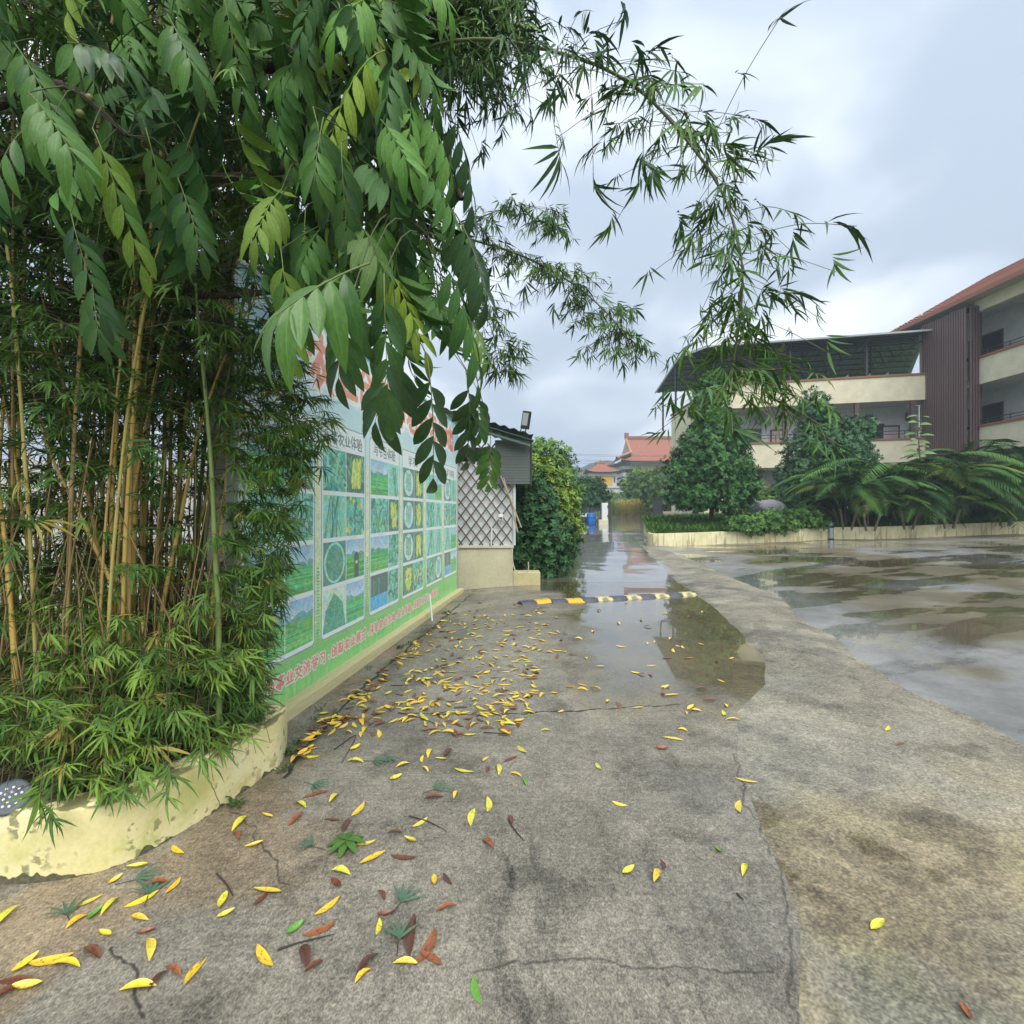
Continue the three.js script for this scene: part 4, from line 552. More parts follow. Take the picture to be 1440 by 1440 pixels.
{
  const gx = 14.2, gd = 95, gy = ground(gx, gd), t = thing('pavilion', 'small yellow walled pavilion with upturned red tiled roof', 'pavilion', [gx, gy, -gd]), tiles = mat(0xffffff, 0.65, { map: redTiles, side: THREE.DoubleSide });
  const W = 5.4, Dp = 6.2, e = 9.0 - gy, pk = 10.7 - gy, o = 0.7;
  const ring = (s) => { const out = [], x0 = lerp(W * 0.36, -o, s), x1 = lerp(W * 0.64, W + o, s), z0 = lerp(-Dp * 0.42, o, s), z1 = lerp(-Dp * 0.58, -Dp - o, s), h = pk - (pk - e) * (1 - Math.pow(1 - s, 1.6)), side = (ax, az, bx, bz) => { for (let i = 0; i < 8; i++) { const q = i / 8, c = Math.pow(Math.abs(q - 0.5) * 2, 4); out.push(V(lerp(ax, bx, q), h + c * 0.5 * s * s, lerp(az, bz, q))); } }; side(x0, z0, x1, z0); side(x1, z0, x1, z1); side(x1, z1, x0, z1); side(x0, z1, x0, z0); out.push(out[0].clone()); return out; };
  const roof = loft(Array.from({ length: 9 }, (_, j) => ring(j / 8)), tiles, 'roof', t, 0.8); part('ridge', [box(W * 0.33, W * 0.67, pk - 0.05, pk + 0.3, -Dp * 0.58, -Dp * 0.42), box(W * 0.47, W * 0.53, pk + 0.3, pk + 0.75, -Dp * 0.52, -Dp * 0.48)], mat([0.3, 0.1, 0.06], 0.7), roof);
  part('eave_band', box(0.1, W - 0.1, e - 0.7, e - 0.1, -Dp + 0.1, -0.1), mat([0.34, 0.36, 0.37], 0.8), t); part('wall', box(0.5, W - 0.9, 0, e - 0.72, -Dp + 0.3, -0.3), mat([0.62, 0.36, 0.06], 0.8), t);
  part('corner_pier', box(W - 0.88, W - 0.1, 0, e - 0.72, -Dp + 0.3, -0.4), mat([0.5, 0.5, 0.5], 0.8), t); part('window', box(W - 0.65, W - 0.35, e - 1.9, e - 0.9, -0.42, -0.36), mat([0.05, 0.05, 0.05], 0.5), t);
}
{
  const gx = 15.3, gd = 85, gy = ground(gx, gd), t = thing('site_hut', 'long white flat roofed hut with small windows beyond the maize', 'hut', [gx, gy, -gd]), k = gd / 720, ly = (y) => 1.6 + (720 - y) * k - gy, lx = (px) => (px - 720) * k - gx;
  part('wall', boxUV(box(0, lx(913), 0, ly(686.5), -5, 0)), mat([0.66, 0.68, 0.64], 0.75, { map: mottle }), t); part('roof', box(-0.2, lx(915), ly(686.4), ly(683.5), -5.2, 0.25), mat([0.42, 0.42, 0.43], 0.6), t);
  for (const [a, b, c, d] of [[857, 860.5, 692.3, 696.8], [871.5, 880, 691.8, 696.4], [891, 899.5, 691, 695.6]]) { const w = part('window', box(lx(a), lx(b), ly(d), ly(c), -0.05, 0.03), mat([0.2, 0.21, 0.2], 0.6), t); const n = b - a > 5 ? 2 : 1; for (let i = 0; i < n; i++) part('pane', box(lerp(lx(a), lx(b), i / n) + 0.06, lerp(lx(a), lx(b), (i + 1) / n) - 0.06, ly(d) + 0.06, ly(c) - 0.06, 0.031, 0.036), mat([0.03, 0.035, 0.04], 0.2), w); }
  for (const px of [866, 884, 888, 903]) part('pilaster', box(lx(px), lx(px) + 0.14, 0, ly(687), 0.001, 0.08), mat([0.5, 0.52, 0.5], 0.75), t);
  const g2x = 7.6, d2 = 76, y2 = ground(g2x, d2), h = thing('teal_hut', 'pale teal hut with a grey green roof behind the gate tree', 'hut', [g2x, y2, -d2]); part('wall', box(0, 4.2, 0, 5.3 - y2, -4, 0), mat([0.42, 0.55, 0.5], 0.7), h); const rs = new THREE.Shape([[-2.4, 0], [2.4, 0], [0, 1.1]].map(([a, b]) => new THREE.Vector2(a, b))); part('roof', new THREE.ExtrudeGeometry(rs, { depth: 4.8, bevelEnabled: false }).rotateY(Math.PI / 2).translate(-0.3, 5.31 - y2, -2), mat([0.22, 0.32, 0.3], 0.6), h); part('window', box(2.4, 3.3, 3.4 - y2, 4.4 - y2, -0.02, 0.02), mat([0.05, 0.06, 0.06], 0.3), h);
  for (const [px, k2] of [[762, 0], [1040, 1]]) { const x = (px - 720) / 720 * 95, y = ground(x, 95), q = thing('utility_pole', k2 ? 'grey power pole hidden behind the hotel' : 'grey power pole rising behind the tall shrub', 'pole', [x, y, -95]); part('shaft', new THREE.CylinderGeometry(0.12, 0.2, 12.6 - y, 10).translate(0, (12.6 - y) / 2, 0), mat([0.4, 0.4, 0.38], 0.8), q); part('crossarm', [box(-0.1, 0.1, 12.2 - y, 12.35 - y, -1.2, 1.2), box(-0.1, 0.1, 11.2 - y, 11.35 - y, -1.2, 1.2)], mat([0.3, 0.3, 0.3], 0.7), q); }
  [[12.4, 1.1], [12.4, -1.1], [11.4, 1.1], [11.4, -1.1], [10.9, 0]].forEach(([h2_, dz]) => { const a = V((762 - 720) / 720 * 95, h2_, -95 + dz), b = V((1040 - 720) / 720 * 95, h2_ + 0.2, -95 + dz), c = a.clone().lerp(b, 0.5).add(V(0, -0.5, 0)); single('power_cable', tube(curve([a, c, b], 24), 0.022, 4), mat([0.06, 0.07, 0.08], 0.6), 'dark power cable strung past the temple roof', 'cable', 'power cables by the temple'); });
  const lp = [at(862, 689, 66), at(867, 716, 66)]; lp[1].y = ground(lp[1].x, 66); single('field_pole', tube(lp, 0.05, 6), mat([0.12, 0.1, 0.08], 0.8), 'thin leaning pole standing in the maize field', 'pole');
}
// ------------------------------------------------------------ hotel: main block
const cream = mat([0.86, 0.80, 0.60], 0.8, { map: mottle }), white = mat([0.82, 0.83, 0.85], 0.8, { map: mottle }), capBrown = mat([0.24, 0.105, 0.055], 0.6), brown = mat([0.095, 0.055, 0.048], 0.6), steel = mat([0.06, 0.06, 0.065], 0.45, { metalness: 0.5 }), darkIn = mat([0.03, 0.032, 0.036], 0.7), glass = mat([0.03, 0.04, 0.05], 0.12);
{
  const c = [11.2, 29.8], gy = ground(14, 29), t = thing('hotel_block', 'cream three storey hotel block with balconies under a sheet metal canopy', 'hotel', [c[0], gy, -c[1]], -0.246);
  const U = 11.5, y = (h) => h - gy, B = (a, b, h0, h1, z0, z1) => box(a, b, y(h0), y(h1), z0, z1), foot = (u0, u1, z0, z1) => [[u0 + (u0 === 0 ? z0 * 0.2346 : 0), z0], [u1, z0], [u1, z1], [u0 + (u0 === 0 ? z1 * 0.2346 : 0), z1]];
  const skew = (z) => z * 0.2346;
  part('end_wall', boxUV(prism([[0, -0.002], [0.3, -0.002], [0.3 + skew(-6.33), -6.33], [skew(-6.33), -6.33]], 0, y(8.4))), cream, t);
  part('end_coping', prism([[-0.05, 0.0], [0.35, 0.0], [0.35 + skew(-6.4), -6.4], [-0.05 + skew(-6.4), -6.4]], y(8.402), y(8.52)), brown, t);
  part('end_pier', boxUV(B(0.302, 1.5, gy, 7.52, -0.4, -0.02)), cream, t);
  // galleries
  for (const [lo, hi, k] of [[4.1, 5.45, 0], [7.55, 8.86, 1]]) {
    const pr = part('parapet', boxUV(B(0.302, U, lo, hi, -0.16, 0.05)), cream, t); part('coping', B(k ? 0.9 : 0.6, U + 0.02, hi + 0.002, hi + 0.1, -0.2, 0.1), capBrown, pr);
    part('floor_slab', B(0.302, U, lo + 0.01, lo + 0.24, -1.7, -0.165), white, t);
  }
  const r = rng(3);
  for (const [lo, hi] of [[gy, 4.1], [4.35, 7.55]]) part('back_wall', boxUV(B(0.31, U, lo, hi, -1.9, -1.702)), white, t);
  for (const u of [4.27, 7.83, 10.46]) for (const [lo, hi] of [[gy, 4.1], [5.56, 7.54]]) part('column', B(u - 0.11, u + 0.11, lo, hi, -0.14, 0.03), brown, t);
  for (const [u, w] of [[4.35, 0.95], [8.2, 0.9], [10.1, 0.9]]) { const d = part('door', B(u - w / 2, u + w / 2, 4.36, 6.5, -1.7, -1.63), brown, t); part('leaf', B(u - w / 2 + 0.09, u + w / 2 - 0.09, 4.38, 6.4, -1.629, -1.61), mat([0.5, 0.42, 0.42], 0.6), d); part('handle', B(u + w / 2 - 0.2, u + w / 2 - 0.16, 5.35, 5.5, -1.609, -1.58), steel, d); }
  for (const u of [2.9, 6.3, 9.3]) { const d = part('window', B(u - 0.5, u + 0.5, 5.3, 6.6, -1.7, -1.64), brown, t); part('pane', [B(u - 0.44, u - 0.02, 5.36, 6.54, -1.638, -1.63), B(u + 0.02, u + 0.44, 5.36, 6.54, -1.638, -1.63)], glass, d); }
  for (const u of [8.95, 10.95, 5.6]) { const l = part('wall_lamp', B(u - 0.12, u + 0.12, 6.75, 7.15, -1.7, -1.54), steel, t); part('lamp_glass', B(u - 0.08, u + 0.08, 6.8, 7.1, -1.539, -1.52), mat([0.4, 0.4, 0.36], 0.3), l); }
  part('air_unit', [B(3.05, 3.75, 6.9, 7.3, -1.7, -1.4)], mat([0.35, 0.36, 0.36], 0.5), t);
  const rails = [bar(V(1.6, y(5.78), -0.05), V(U - 0.05, y(5.78), -0.05), 0.02), bar(V(1.6, y(5.95), -0.05), V(U - 0.05, y(5.95), -0.05), 0.025)]; part('rail', rails, steel, t);
  for (let u = 1.7; u < U; u += 1.05) part('baluster', bar(V(u, y(5.55), -0.05), V(u, y(5.97), -0.05), 0.022), steel, t);
  part('downpipe', [bar(V(U - 0.1, y(2), 0.12), V(U - 0.1, y(11), 0.12), 0.06, 8)], mat([0.35, 0.36, 0.38], 0.4), t); part('downpipe', bar(V(0.1 + skew(-5.4) - 0.1, 0, -5.4), V(skew(-5.4), y(8.4), -5.4), 0.05, 8), mat([0.4, 0.38, 0.34], 0.5), t);
  // terrace under the canopy
  part('terrace_floor', prism(foot(0.31, U, -0.2, -11).map(([a, b]) => [a, b]), y(7.8), y(7.95)), mat([0.3, 0.3, 0.3], 0.8), t);
  part('terrace_back_wall', B(0.2, U, 7.96, 9.0, -10.6, -10.4), white, t);
  for (const [u, z] of [[0.6, -0.3], [4.6, -0.3], [8.4, -0.3], [U - 0.2, -0.3], [-1.2, -6.2], [-1.9, -10.2], [3.5, -10.2], [7.5, -10.2], [U - 0.2, -10.2], [2.6, -5], [6.5, -5], [10.4, -5]]) part('canopy_post', bar(V(u, y(7.95), z), V(u, y(z < -4 && z > -7 ? 12 : 11.15), z), 0.07, 8), steel, t);
  // canopy: low gable of corrugated sheet, ridge along the block
  const eave = 11.15, ridge = 12.15, shape = [[0.35, eave], [-5, ridge], [-11, eave + 0.0]], grid = [];
  for (const [z, h] of shape) { const row = []; for (let i = 0; i <= 220; i++) { const q = i / 220, u0 = 0.1 + z * 0.2346, u = lerp(u0, U + 0.3 - z * 0.30, q); row.push(V(u, y(h) + 0.025 * Math.sin(i * 1.2), z)); } grid.push(row); }
  const can = loft(grid, mat([0.16, 0.19, 0.2], 0.5, { side: THREE.DoubleSide, metalness: 0.2 }), 'canopy', t);
  part('gutter', B(0.1, U + 0.3, eave - 0.12, eave - 0.03, 0.36, 0.5), mat([0.32, 0.36, 0.36], 0.4), can);
  part('verge_trim', [slab(V(0.18, y(eave), 0.35), V(0.1 - 1.17, y(ridge), -5), 0.06, 0.14), slab(V(0.1 - 1.17, y(ridge), -5), V(0.1 - 2.58, y(eave), -11), 0.06, 0.14)], mat([0.5, 0.54, 0.55], 0.5), can);
  for (let k = 0; k < 13; k++) { const z = 0.1 - k * 0.87, h = z > -5 ? lerp(eave, ridge, (0.35 - z) / 5.35) : lerp(ridge, eave, (-5 - z) / 6); part('purlin', box(0.2 + skew(z), U + 0.2 - z * 0.28, y(h) - 0.14, y(h) - 0.05, z - 0.04, z + 0.04), steel, can); }
  for (const u of [0.4, 4.4, 8.4, 11.2]) { part('truss', [bar(V(u, y(10.9), 0), V(u, y(10.9), -10.6), 0.04), ...Array.from({ length: 8 }, (_, k) => bar(V(u, y(10.9), -k * 1.3), V(u, y(11.2 + 0.7 * Math.min(1, k / 4) - (k > 4 ? (k - 4) * 0.17 : 0)), -k * 1.3 - 0.65), 0.028))], steel, can); }
  for (const [u, w] of [[5.0, 1.5], [7.6, 1.3], [8.7, 1.4], [9.6, 1.6]]) { const s = new THREE.Shape([[0, 0], [w, 0], [w, 1.05]].map(([a, b]) => new THREE.Vector2(a, b))); part('screen_panel', new THREE.ExtrudeGeometry(s, { depth: 0.04, bevelEnabled: false }).translate(u - w + 0.3, y(8.4), -1.4), mat([0.3, 0.34, 0.38], 0.5), t); }
}
// ------------------------------------------------------------ hotel: side wing coming forward
{
  const gx = 22.4, d0 = 28.2, gy = ground(20, 26), t = thing('hotel_wing', 'cream hotel wing with red tiled eave and a brown slatted stair screen', 'hotel', [gx, gy, -d0]), y = (h) => h - gy, L = 14.2, B = (x0, x1, h0, h1, a, b) => box(x0, x1, y(h0), y(h1), a, b);
  for (const [lo, hi] of [[4.48, 5.66], [7.72, 8.95]]) { const pr = part('parapet', boxUV(B(0, 0.2, lo, hi, 3.4, L)), cream, t); part('coping', B(-0.06, 0.24, hi + 0.002, hi + 0.11, 3.4, L), capBrown, pr); part('floor_slab', B(0.202, 1.8, lo + 0.01, lo + 0.25, 0.2, L), white, t);
    part('rail', [bar(V(0.08, y(hi + 0.36), 3.6), V(0.08, y(hi + 0.36), L), 0.022), bar(V(0.08, y(hi + 0.22), 3.6), V(0.08, y(hi + 0.22), L), 0.02)], steel, t); for (let z = 4; z < L; z += 1.1) part('baluster', bar(V(0.08, y(hi + 0.1), z), V(0.08, y(hi + 0.38), z), 0.022), steel, t); }
  part('top_beam', boxUV(B(0, 0.22, 11.22, 11.78, 3.4, L)), cream, t); part('ceiling', B(0.222, 1.8, 11.55, 11.7, 0.2, L), white, t);
  part('back_wall', boxUV(B(1.8, 2.0, gy, 11.8, 0, L)), white, t); part('far_wall', boxUV(B(0.2, 1.8, gy, 11.54, -0.2, 0)), white, t);
  for (const [lo, hi] of [[4.75, 7.3], [8.0, 10.9]]) for (const [z0, z1] of [[1.1, 3.0], [6.0, 7.2], [8.9, 10.1], [11.6, 12.8]]) { const d = part('doorway', B(1.75, 1.799, lo, hi - 0.25, z0, z1), brown, t); part('dark_pane', B(1.73, 1.749, lo + 0.05, hi - 0.33, z0 + 0.08, z1 - 0.08), glass, d); }
  for (const z of [3.45, 7.2, 10.8, 14]) for (const [lo, hi] of [[gy, 4.48], [5.78, 7.72], [9.07, 11.21]]) part('column', B(0.03, 0.23, lo, hi, z - 0.1, z + 0.1), brown, t);
  part('sign_plate', B(1.72, 1.748, 6.35, 6.6, 6.0, 6.5), darkIn, t);
  // stair screen of upright slats
  const sc = part('screen_frame', [B(-0.5, -0.42, 8.85, 9.0, 0.9, 3.6), B(-0.5, -0.42, 7.75, 7.9, 0.9, 3.6), B(-0.5, -0.42, 5.55, 5.7, 0.9, 3.6), B(-0.5, -0.42, 4.3, 4.45, 0.9, 3.6), B(-0.5, -0.42, 11.2, 11.4, 0.9, 3.6), B(-0.5, 0, 8.85, 9.0, 3.52, 3.6), B(-0.5, 0, 5.55, 5.7, 3.52, 3.6), B(-0.5, 0, 11.2, 11.4, 3.52, 3.6)], brown, t);
  const sl = mat([0.16, 0.105, 0.10], 0.6); for (let k = 0; k < 19; k++) part('slat', B(-0.56, -0.5, 4.15, 11.5, 0.9 + k * 0.142, 0.9 + k * 0.142 + 0.085), sl, sc); for (let k = 0; k < 4; k++) part('slat', B(-0.42 + k * 0.13, -0.35 + k * 0.13, 4.15, 11.5, 3.605, 3.66), sl, sc);
  // tiled roof: rows of pantiles, each course a step
  const roof = part('roof_deck', prism([[0, 0], [1, 0], [1, 1]], 0, 0.01), darkIn, t); const tm = [mat([0.40, 0.15, 0.09], 0.6), mat([0.34, 0.12, 0.075], 0.65), mat([0.46, 0.19, 0.11], 0.6)];
  roof.geometry = new THREE.BoxGeometry(7.2, 0.08, L + 2).rotateZ(0.52).translate(2.6, y(13.62), L / 2 - 0.4);
  const ang = 0.52, rr = rng(9); for (let c = 0; c < 20; c++) { const wave = new THREE.PlaneGeometry(0.36, L + 2, 1, 1), P = [], I = [], n = 150; for (let i = 0; i <= n; i++) { const z = -1.4 + (L + 2) * i / n, b = 0.035 * Math.abs(Math.sin(i * Math.PI / 2 * 1.0)) * (i % 2); for (const s of [0, 1]) { const q = c * 0.34 + s * 0.37; P.push(-0.65 + q * Math.cos(ang), y(11.86) + q * Math.sin(ang) + 0.03 + (s ? 0 : 0.06) + b, z); } if (i < n) { const a = i * 2; I.push(a, a + 1, a + 2, a + 2, a + 1, a + 3); } } const g = new THREE.BufferGeometry(); g.setAttribute('position', new THREE.Float32BufferAttribute(P, 3)); g.setIndex(I); g.computeVertexNormals(); const m = tm[(rr() * 3) | 0]; m.side = THREE.DoubleSide; part('tile_course', g, m, roof); }
  part('eave_board', B(-0.72, -0.66, 11.72, 11.92, -1.4, L + 0.6), mat([0.3, 0.12, 0.08], 0.6), roof); part('soffit', B(-0.65, 2.6, 11.8, 11.84, -1.3, L), mat([0.5, 0.48, 0.42], 0.7), roof);
  part('gable_end', B(0.3, 2.6, 11.0, 12.6, -0.4, -0.22), cream, t);
}
// ------------------------------------------------------------ raised bed in front of the hotel
const kerbPts = (() => { const k = []; for (const [px, py] of [[905, 748], [912, 760], [917, 767.5], [940, 767], [1000, 765], [1060, 763], [1120, 760.5], [1165, 758], [1232, 757.5], [1330, 754], [1440, 749.5], [1560, 745]]) k.push(gp(px, py)); return curve(k, 70); })();
const bedY = (x, d) => ground(x, d) + 0.36 + 0.22 * sst(0, 5, d - 17.5);
{
  const t = thing('bed_kerb', 'long pale yellow kerb wall round the raised garden bed', 'kerb wall');
  const stain = tex(1024, 128, (i, j, c) => { const u = i / 1024 * 8, v = j / 128, n = fbm(u * 5, v * 3, 5), drip = sst(0.58, 0.7, fbm(u * 9 + 3, v * 0.8, 4)) * sst(0.1, 0.5, fbm(u * 2, 4, 2)); c[0] = 214 + (n - 0.5) * 40 - drip * 44; c[1] = 206 + (n - 0.5) * 40 - drip * 46; c[2] = 164 + (n - 0.5) * 44 - drip * 40; });
  const m = mat(0xffffff, 0.8, { map: stain, side: THREE.DoubleSide }), g = sweep(kerbPts, [[0, -0.06], [0, 0.40], [0.012, 0.42], [0.2, 0.42], [0.21, 0.3]]); part('wall', g, m, t);
  const outline = [...kerbPts.map((p) => [p.x, p.z - 0.12]), [30, -19], [30, -26], [22, -27.5], [10, -29], [7.6, -24]];
  const sh = new THREE.Shape(outline.map(([x, z]) => new THREE.Vector2(x, -z))), P = [], pts = sh.getPoints(), inside = (x, z) => { let c = false; for (let i = 0, j = outline.length - 1; i < outline.length; j = i++) { const [a, b] = outline[i], [e, f] = outline[j]; if ((b > z) !== (f > z) && x < (e - a) * (z - b) / (f - b) + a) c = !c; } return c; };
  // soil as a fine grid clipped to the outline
  const I = []; const cell = 0.25; let nI = 0; const idx = new Map(); const vid = (i, j) => { const k = i + ',' + j; if (!idx.has(k)) { const x = i * cell, d = j * cell; P.push(x, bedY(x, d), -d); idx.set(k, nI++); } return idx.get(k); };
  for (let i = 20; i < 124; i++) for (let j = 56; j < 120; j++) if (inside(i * cell + 0.12, -(j * cell + 0.12))) I.push(vid(i, j), vid(i + 1, j), vid(i, j + 1), vid(i, j + 1), vid(i + 1, j), vid(i + 1, j + 1));
  const sg = new THREE.BufferGeometry(); sg.setAttribute('position', new THREE.Float32BufferAttribute(P, 3)); sg.setIndex(I); sg.computeVertexNormals(); struct('garden_soil', sg, mat([0.05, 0.055, 0.025], 0.95));
  // ground cover on the bed
  const blade = mergeGeometries(Array.from({ length: 9 }, (_, k) => leafGeo(0.2 + 0.06 * (k % 3), 0.022, { droop: 0.5, segs: 2 }).applyMatrix4(look(V(Math.cos(k * 2.4) * 0.04, 0, Math.sin(k * 2.4) * 0.04), V(Math.cos(k * 2.4) * 0.5, 1, Math.sin(k * 2.4) * 0.5), V(0, 1, 0)))));
  const r = rng(12), ms = [], ts = []; for (let k = 0; k < 16000; k++) { const x = 5 + r() * 20, d = 15.5 + Math.pow(r(), 1.6) * 9; if (!inside(x, -d)) continue; const s = 0.7 + r() * 0.9; ms.push(new M4().compose(V(x, bedY(x, d) - 0.02, -d), new Q().setFromAxisAngle(V(0, 1, 0), r() * 6.3), V(s, s, s))); ts.push(G(0.035, 0.1, 0.02).lerp(G(0.09, 0.2, 0.035), r())); }
  const gc = new THREE.Group(); gc.name = 'ground_cover'; gc.userData = { label: 'short green grass covering the raised garden bed', category: 'grass', kind: 'stuff' }; scene.add(gc); instanced('grass_blades', blade, matShrub, ms, gc, (i) => ts[i]);
  const B3 = (px, d) => { const x = (px - 720) / 720 * d; return [x, bedY(x, d) - 0.03, -d]; };
  // low leafy plants between the trees
  for (const [px, d, s, label, seed] of [[1085, 18.2, 0.75, 'low leafy shrub between the clipped tree and the bin', 71], [1120, 18.6, 0.8, 'low leafy shrub behind the steel bin', 72], [1048, 18.0, 0.6, 'small leafy shrub at the foot of the clipped tree', 73], [1075, 22.5, 1.2, 'yellowish shrub behind the grey garden rock', 74]]) { const q = thing('bed_shrub', label, 'shrub', B3(px, d)), lb = [[0, 0.5 * s, 0, 0.9 * s, 0.5 * s], [0.6 * s, 0.4 * s, 0.1, 0.7 * s, 0.4 * s], [-0.6 * s, 0.4 * s, 0, 0.7 * s, 0.4 * s]]; limbs(q, 0.3 * s, lb, 0.03, seed); crown(q, lb, 700, shootSmall, matShrub, seed, seed === 74 ? G(0.14, 0.18, 0.03) : G(0.03, 0.1, 0.025), G(0.1, 0.2, 0.05), 1.0 * (s > 1 ? 1.6 : 1), 0.3); }
  // clipped evergreen trees
  { const d = 20, q = thing('evergreen_tree', 'conical dense evergreen tree at the rounded end of the bed', 'tree', B3(1000, d)), lb = [[0, 5.3, 0, 0.462, 0.8], [-0.042, 4.6, 0, 0.672, 0.9], [0.126, 3.8, 0, 0.84, 0.8], [-0.63, 3, 0.2, 0.756, 0.75], [0.546, 3.1, 0, 0.798, 0.75], [-0.84, 2.1, 0, 0.84, 0.85], [0.84, 2.1, 0.1, 0.882, 0.8], [0, 2.3, 0.5, 1.01, 1], [-0.588, 1.3, 0.3, 0.924, 0.7], [0.588, 1.3, 0.3, 0.924, 0.7], [1.26, 1.5, 0, 0.588, 0.5], [-1.18, 1.3, 0, 0.504, 0.55]]; limbs(q, 4.2, lb.slice(0, 9), 0.1, 81); crown(q, lb, 6000, shootSmall, matShrub, 81, G(0.022, 0.08, 0.03), G(0.065, 0.17, 0.05), 1.15, 0.45); }
  { const d = 21.5, q = thing('evergreen_tree', 'broad loose evergreen tree behind the palms before the balcony', 'tree', B3(1162, d)), lb = [[-0.462, 4.5, 0, 0.63, 0.9], [-0.168, 3.6, 0, 0.924, 0.9], [-0.924, 3, 0, 0.756, 0.9], [0.84, 3.3, 0, 0.84, 0.8], [1.43, 3.7, 0, 0.588, 0.6], [0.168, 2.5, 0.3, 1.18, 1.1], [-1.09, 1.9, 0, 0.924, 0.9], [1.09, 2.2, 0, 1.01, 0.9], [-1.09, 1, 0, 0.924, 0.8], [0, 1.2, 0.4, 1.26, 0.9]]; limbs(q, 3.4, lb.slice(0, 9), 0.11, 83); crown(q, lb, 5000, shootSmall, matShrub, 84, G(0.022, 0.075, 0.04), G(0.055, 0.145, 0.065), 1.15, 0.45); }
  // feather palms
  const frond = (L, seed) => { const rr = rng(seed), gs = [], n = 38, sp = (t) => V(0, L * (0.95 * t - 0.62 * t * t * t), L * (0.12 * t + 0.72 * t * t)), ra = []; for (let i = 0; i <= 10; i++) ra.push(sp(i / 10)); gs.push(tube(ra, ra.map((_, i) => 0.016 * (1 - 0.85 * i / 10)), 4).toNonIndexed()); for (let i = 2; i < n; i++) { const t = 0.22 + 0.78 * i / n, p = sp(t), q = sp(Math.min(1, t + 0.03)).sub(p).normalize(), l = L * 0.30 * Math.sin(Math.PI * (0.18 + 0.76 * (i / n))) * (0.85 + rr() * 0.3); for (const s of [-1, 1]) gs.push(leafGeo(l, 0.04, { droop: 0.55, segs: 2 }).applyMatrix4(look(p, V(s * 1.0, 0.18, 0).addScaledVector(q, 0.75), V(0, 1, 0).addScaledVector(q, -0.5))).toNonIndexed()); } return mergeGeometries(gs); };
  const fr = [frond(2.0, 1), frond(1.7, 2), frond(2.3, 3)], pm = [leafMat([0.07, 0.19, 0.04], 0.4, 0.3), leafMat([0.12, 0.27, 0.05], 0.4, 0.35), leafMat([0.22, 0.3, 0.07], 0.45, 0.35), leafMat([0.045, 0.13, 0.035], 0.4, 0.25)], rp = rng(44);
  [[1190, 18.4, 0.78, 'feather palm clump leaning over the steel bin'], [1245, 19.6, 1.0, 'feather palm clump right of the loose evergreen'], [1300, 19.2, 1.0, 'feather palm clump beside the tall sapling'], [1352, 20.4, 1.05, 'feather palm clump under the slatted screen'], [1395, 19.4, 1.0, 'feather palm clump in front of the hotel wing'], [1450, 20.2, 1.1, 'feather palm clump at the end of the bed'], [1222, 18.0, 0.62, 'short feather palm at the kerb beside the steel bin'], [1275, 18.1, 0.66, 'short feather palm at the kerb before the sapling'], [1332, 18.0, 0.7, 'short feather palm at the kerb before the slatted screen'], [1410, 18.2, 0.72, 'short feather palm at the kerb before the hotel wing']].forEach(([px, d, s, label], i) => {
    const q = thing('feather_palm', label, 'palm', B3(px, d), 0, 'feather palms in the raised bed');
    for (let k = 0; k < 5; k++) { const a = k * 1.3, x = Math.cos(a) * 0.2, z = Math.sin(a) * 0.2; part('stem', bar(V(x, -0.05, z), V(x * 2, 0.9 * s, z * 2), 0.04, 7), barkPale, q); }
    for (let k = 0; k < (s < 0.75 ? 30 : 42); k++) { const a = k * 2.4 + rp(), ti = -0.1 + rp() * 0.7, f = part('frond', fr[(rp() * 3) | 0], pm[rp() < 0.12 ? 2 : rp() < 0.4 ? 1 : rp() < 0.5 ? 3 : 0], q); f.rotation.set(0, a, 0, 'YXZ'); f.rotateX(ti); f.position.set(Math.sin(a) * 0.25, 0.2 + rp() * 1.1, Math.cos(a) * 0.25); const w = s * (1.0 + rp() * 0.6); f.scale.set(w, w, w); }
  });
  { const q = thing('sapling', 'thin upright sapling with large paired leaves among the palms', 'sapling', B3(1292, 18.3)); q.scale.setScalar(1.3); part('stem', tube([V(0, 0, 0), V(0.05, 1.6, 0), V(-0.05, 3.1, 0)], [0.03, 0.022, 0.01], 6), barkPale, q); const lm = leafMat([0.2, 0.36, 0.12], 0.4, 0.35), lg = leafGeo(0.5, 0.19, { base: 0.5, droop: 0.5 }); for (let k = 0; k < 34; k++) { const a = k * 2.4, h = 1.0 + k * 0.062, m = part('leaf', lg, lm, q); m.applyMatrix4(look(V(0, h, 0), V(Math.cos(a), 0.25, Math.sin(a)), V(0, 0.7, 0.7), 1 - k * 0.012)); } }
  { const g = new THREE.IcosahedronGeometry(0.5, 4), p = g.attributes.position; for (let i = 0; i < p.count; i++) { const v = V(p.getX(i), p.getY(i), p.getZ(i)), k = 0.75 + 0.5 * fbm(v.x * 2.4 + 9, v.y * 2.4 + v.z * 1.7, 3); p.setXYZ(i, v.x * k * 1.1, v.y * k * 0.7 + 0.22, v.z * k); } g.computeVertexNormals(); const b = B3(1079, 20.5), m = single('garden_rock', g, mat([0.22, 0.22, 0.25], 0.8), 'smooth grey garden rock between the two evergreen trees', 'rock'); m.position.set(b[0], b[1] + 0.35, b[2]); m.scale.setScalar(1.15); part('rock_base', g.clone(), m.material, m).position.set(0.1, -0.35, 0.1); }
  // steel litter bin
  const b = gp(1165, 757.5), q = thing('litter_bin', 'round stainless steel litter bin standing against the bed kerb', 'bin', [b.x, b.y, b.z + 0.1]), ss = mat([0.45, 0.46, 0.47], 0.28, { metalness: 0.9 });
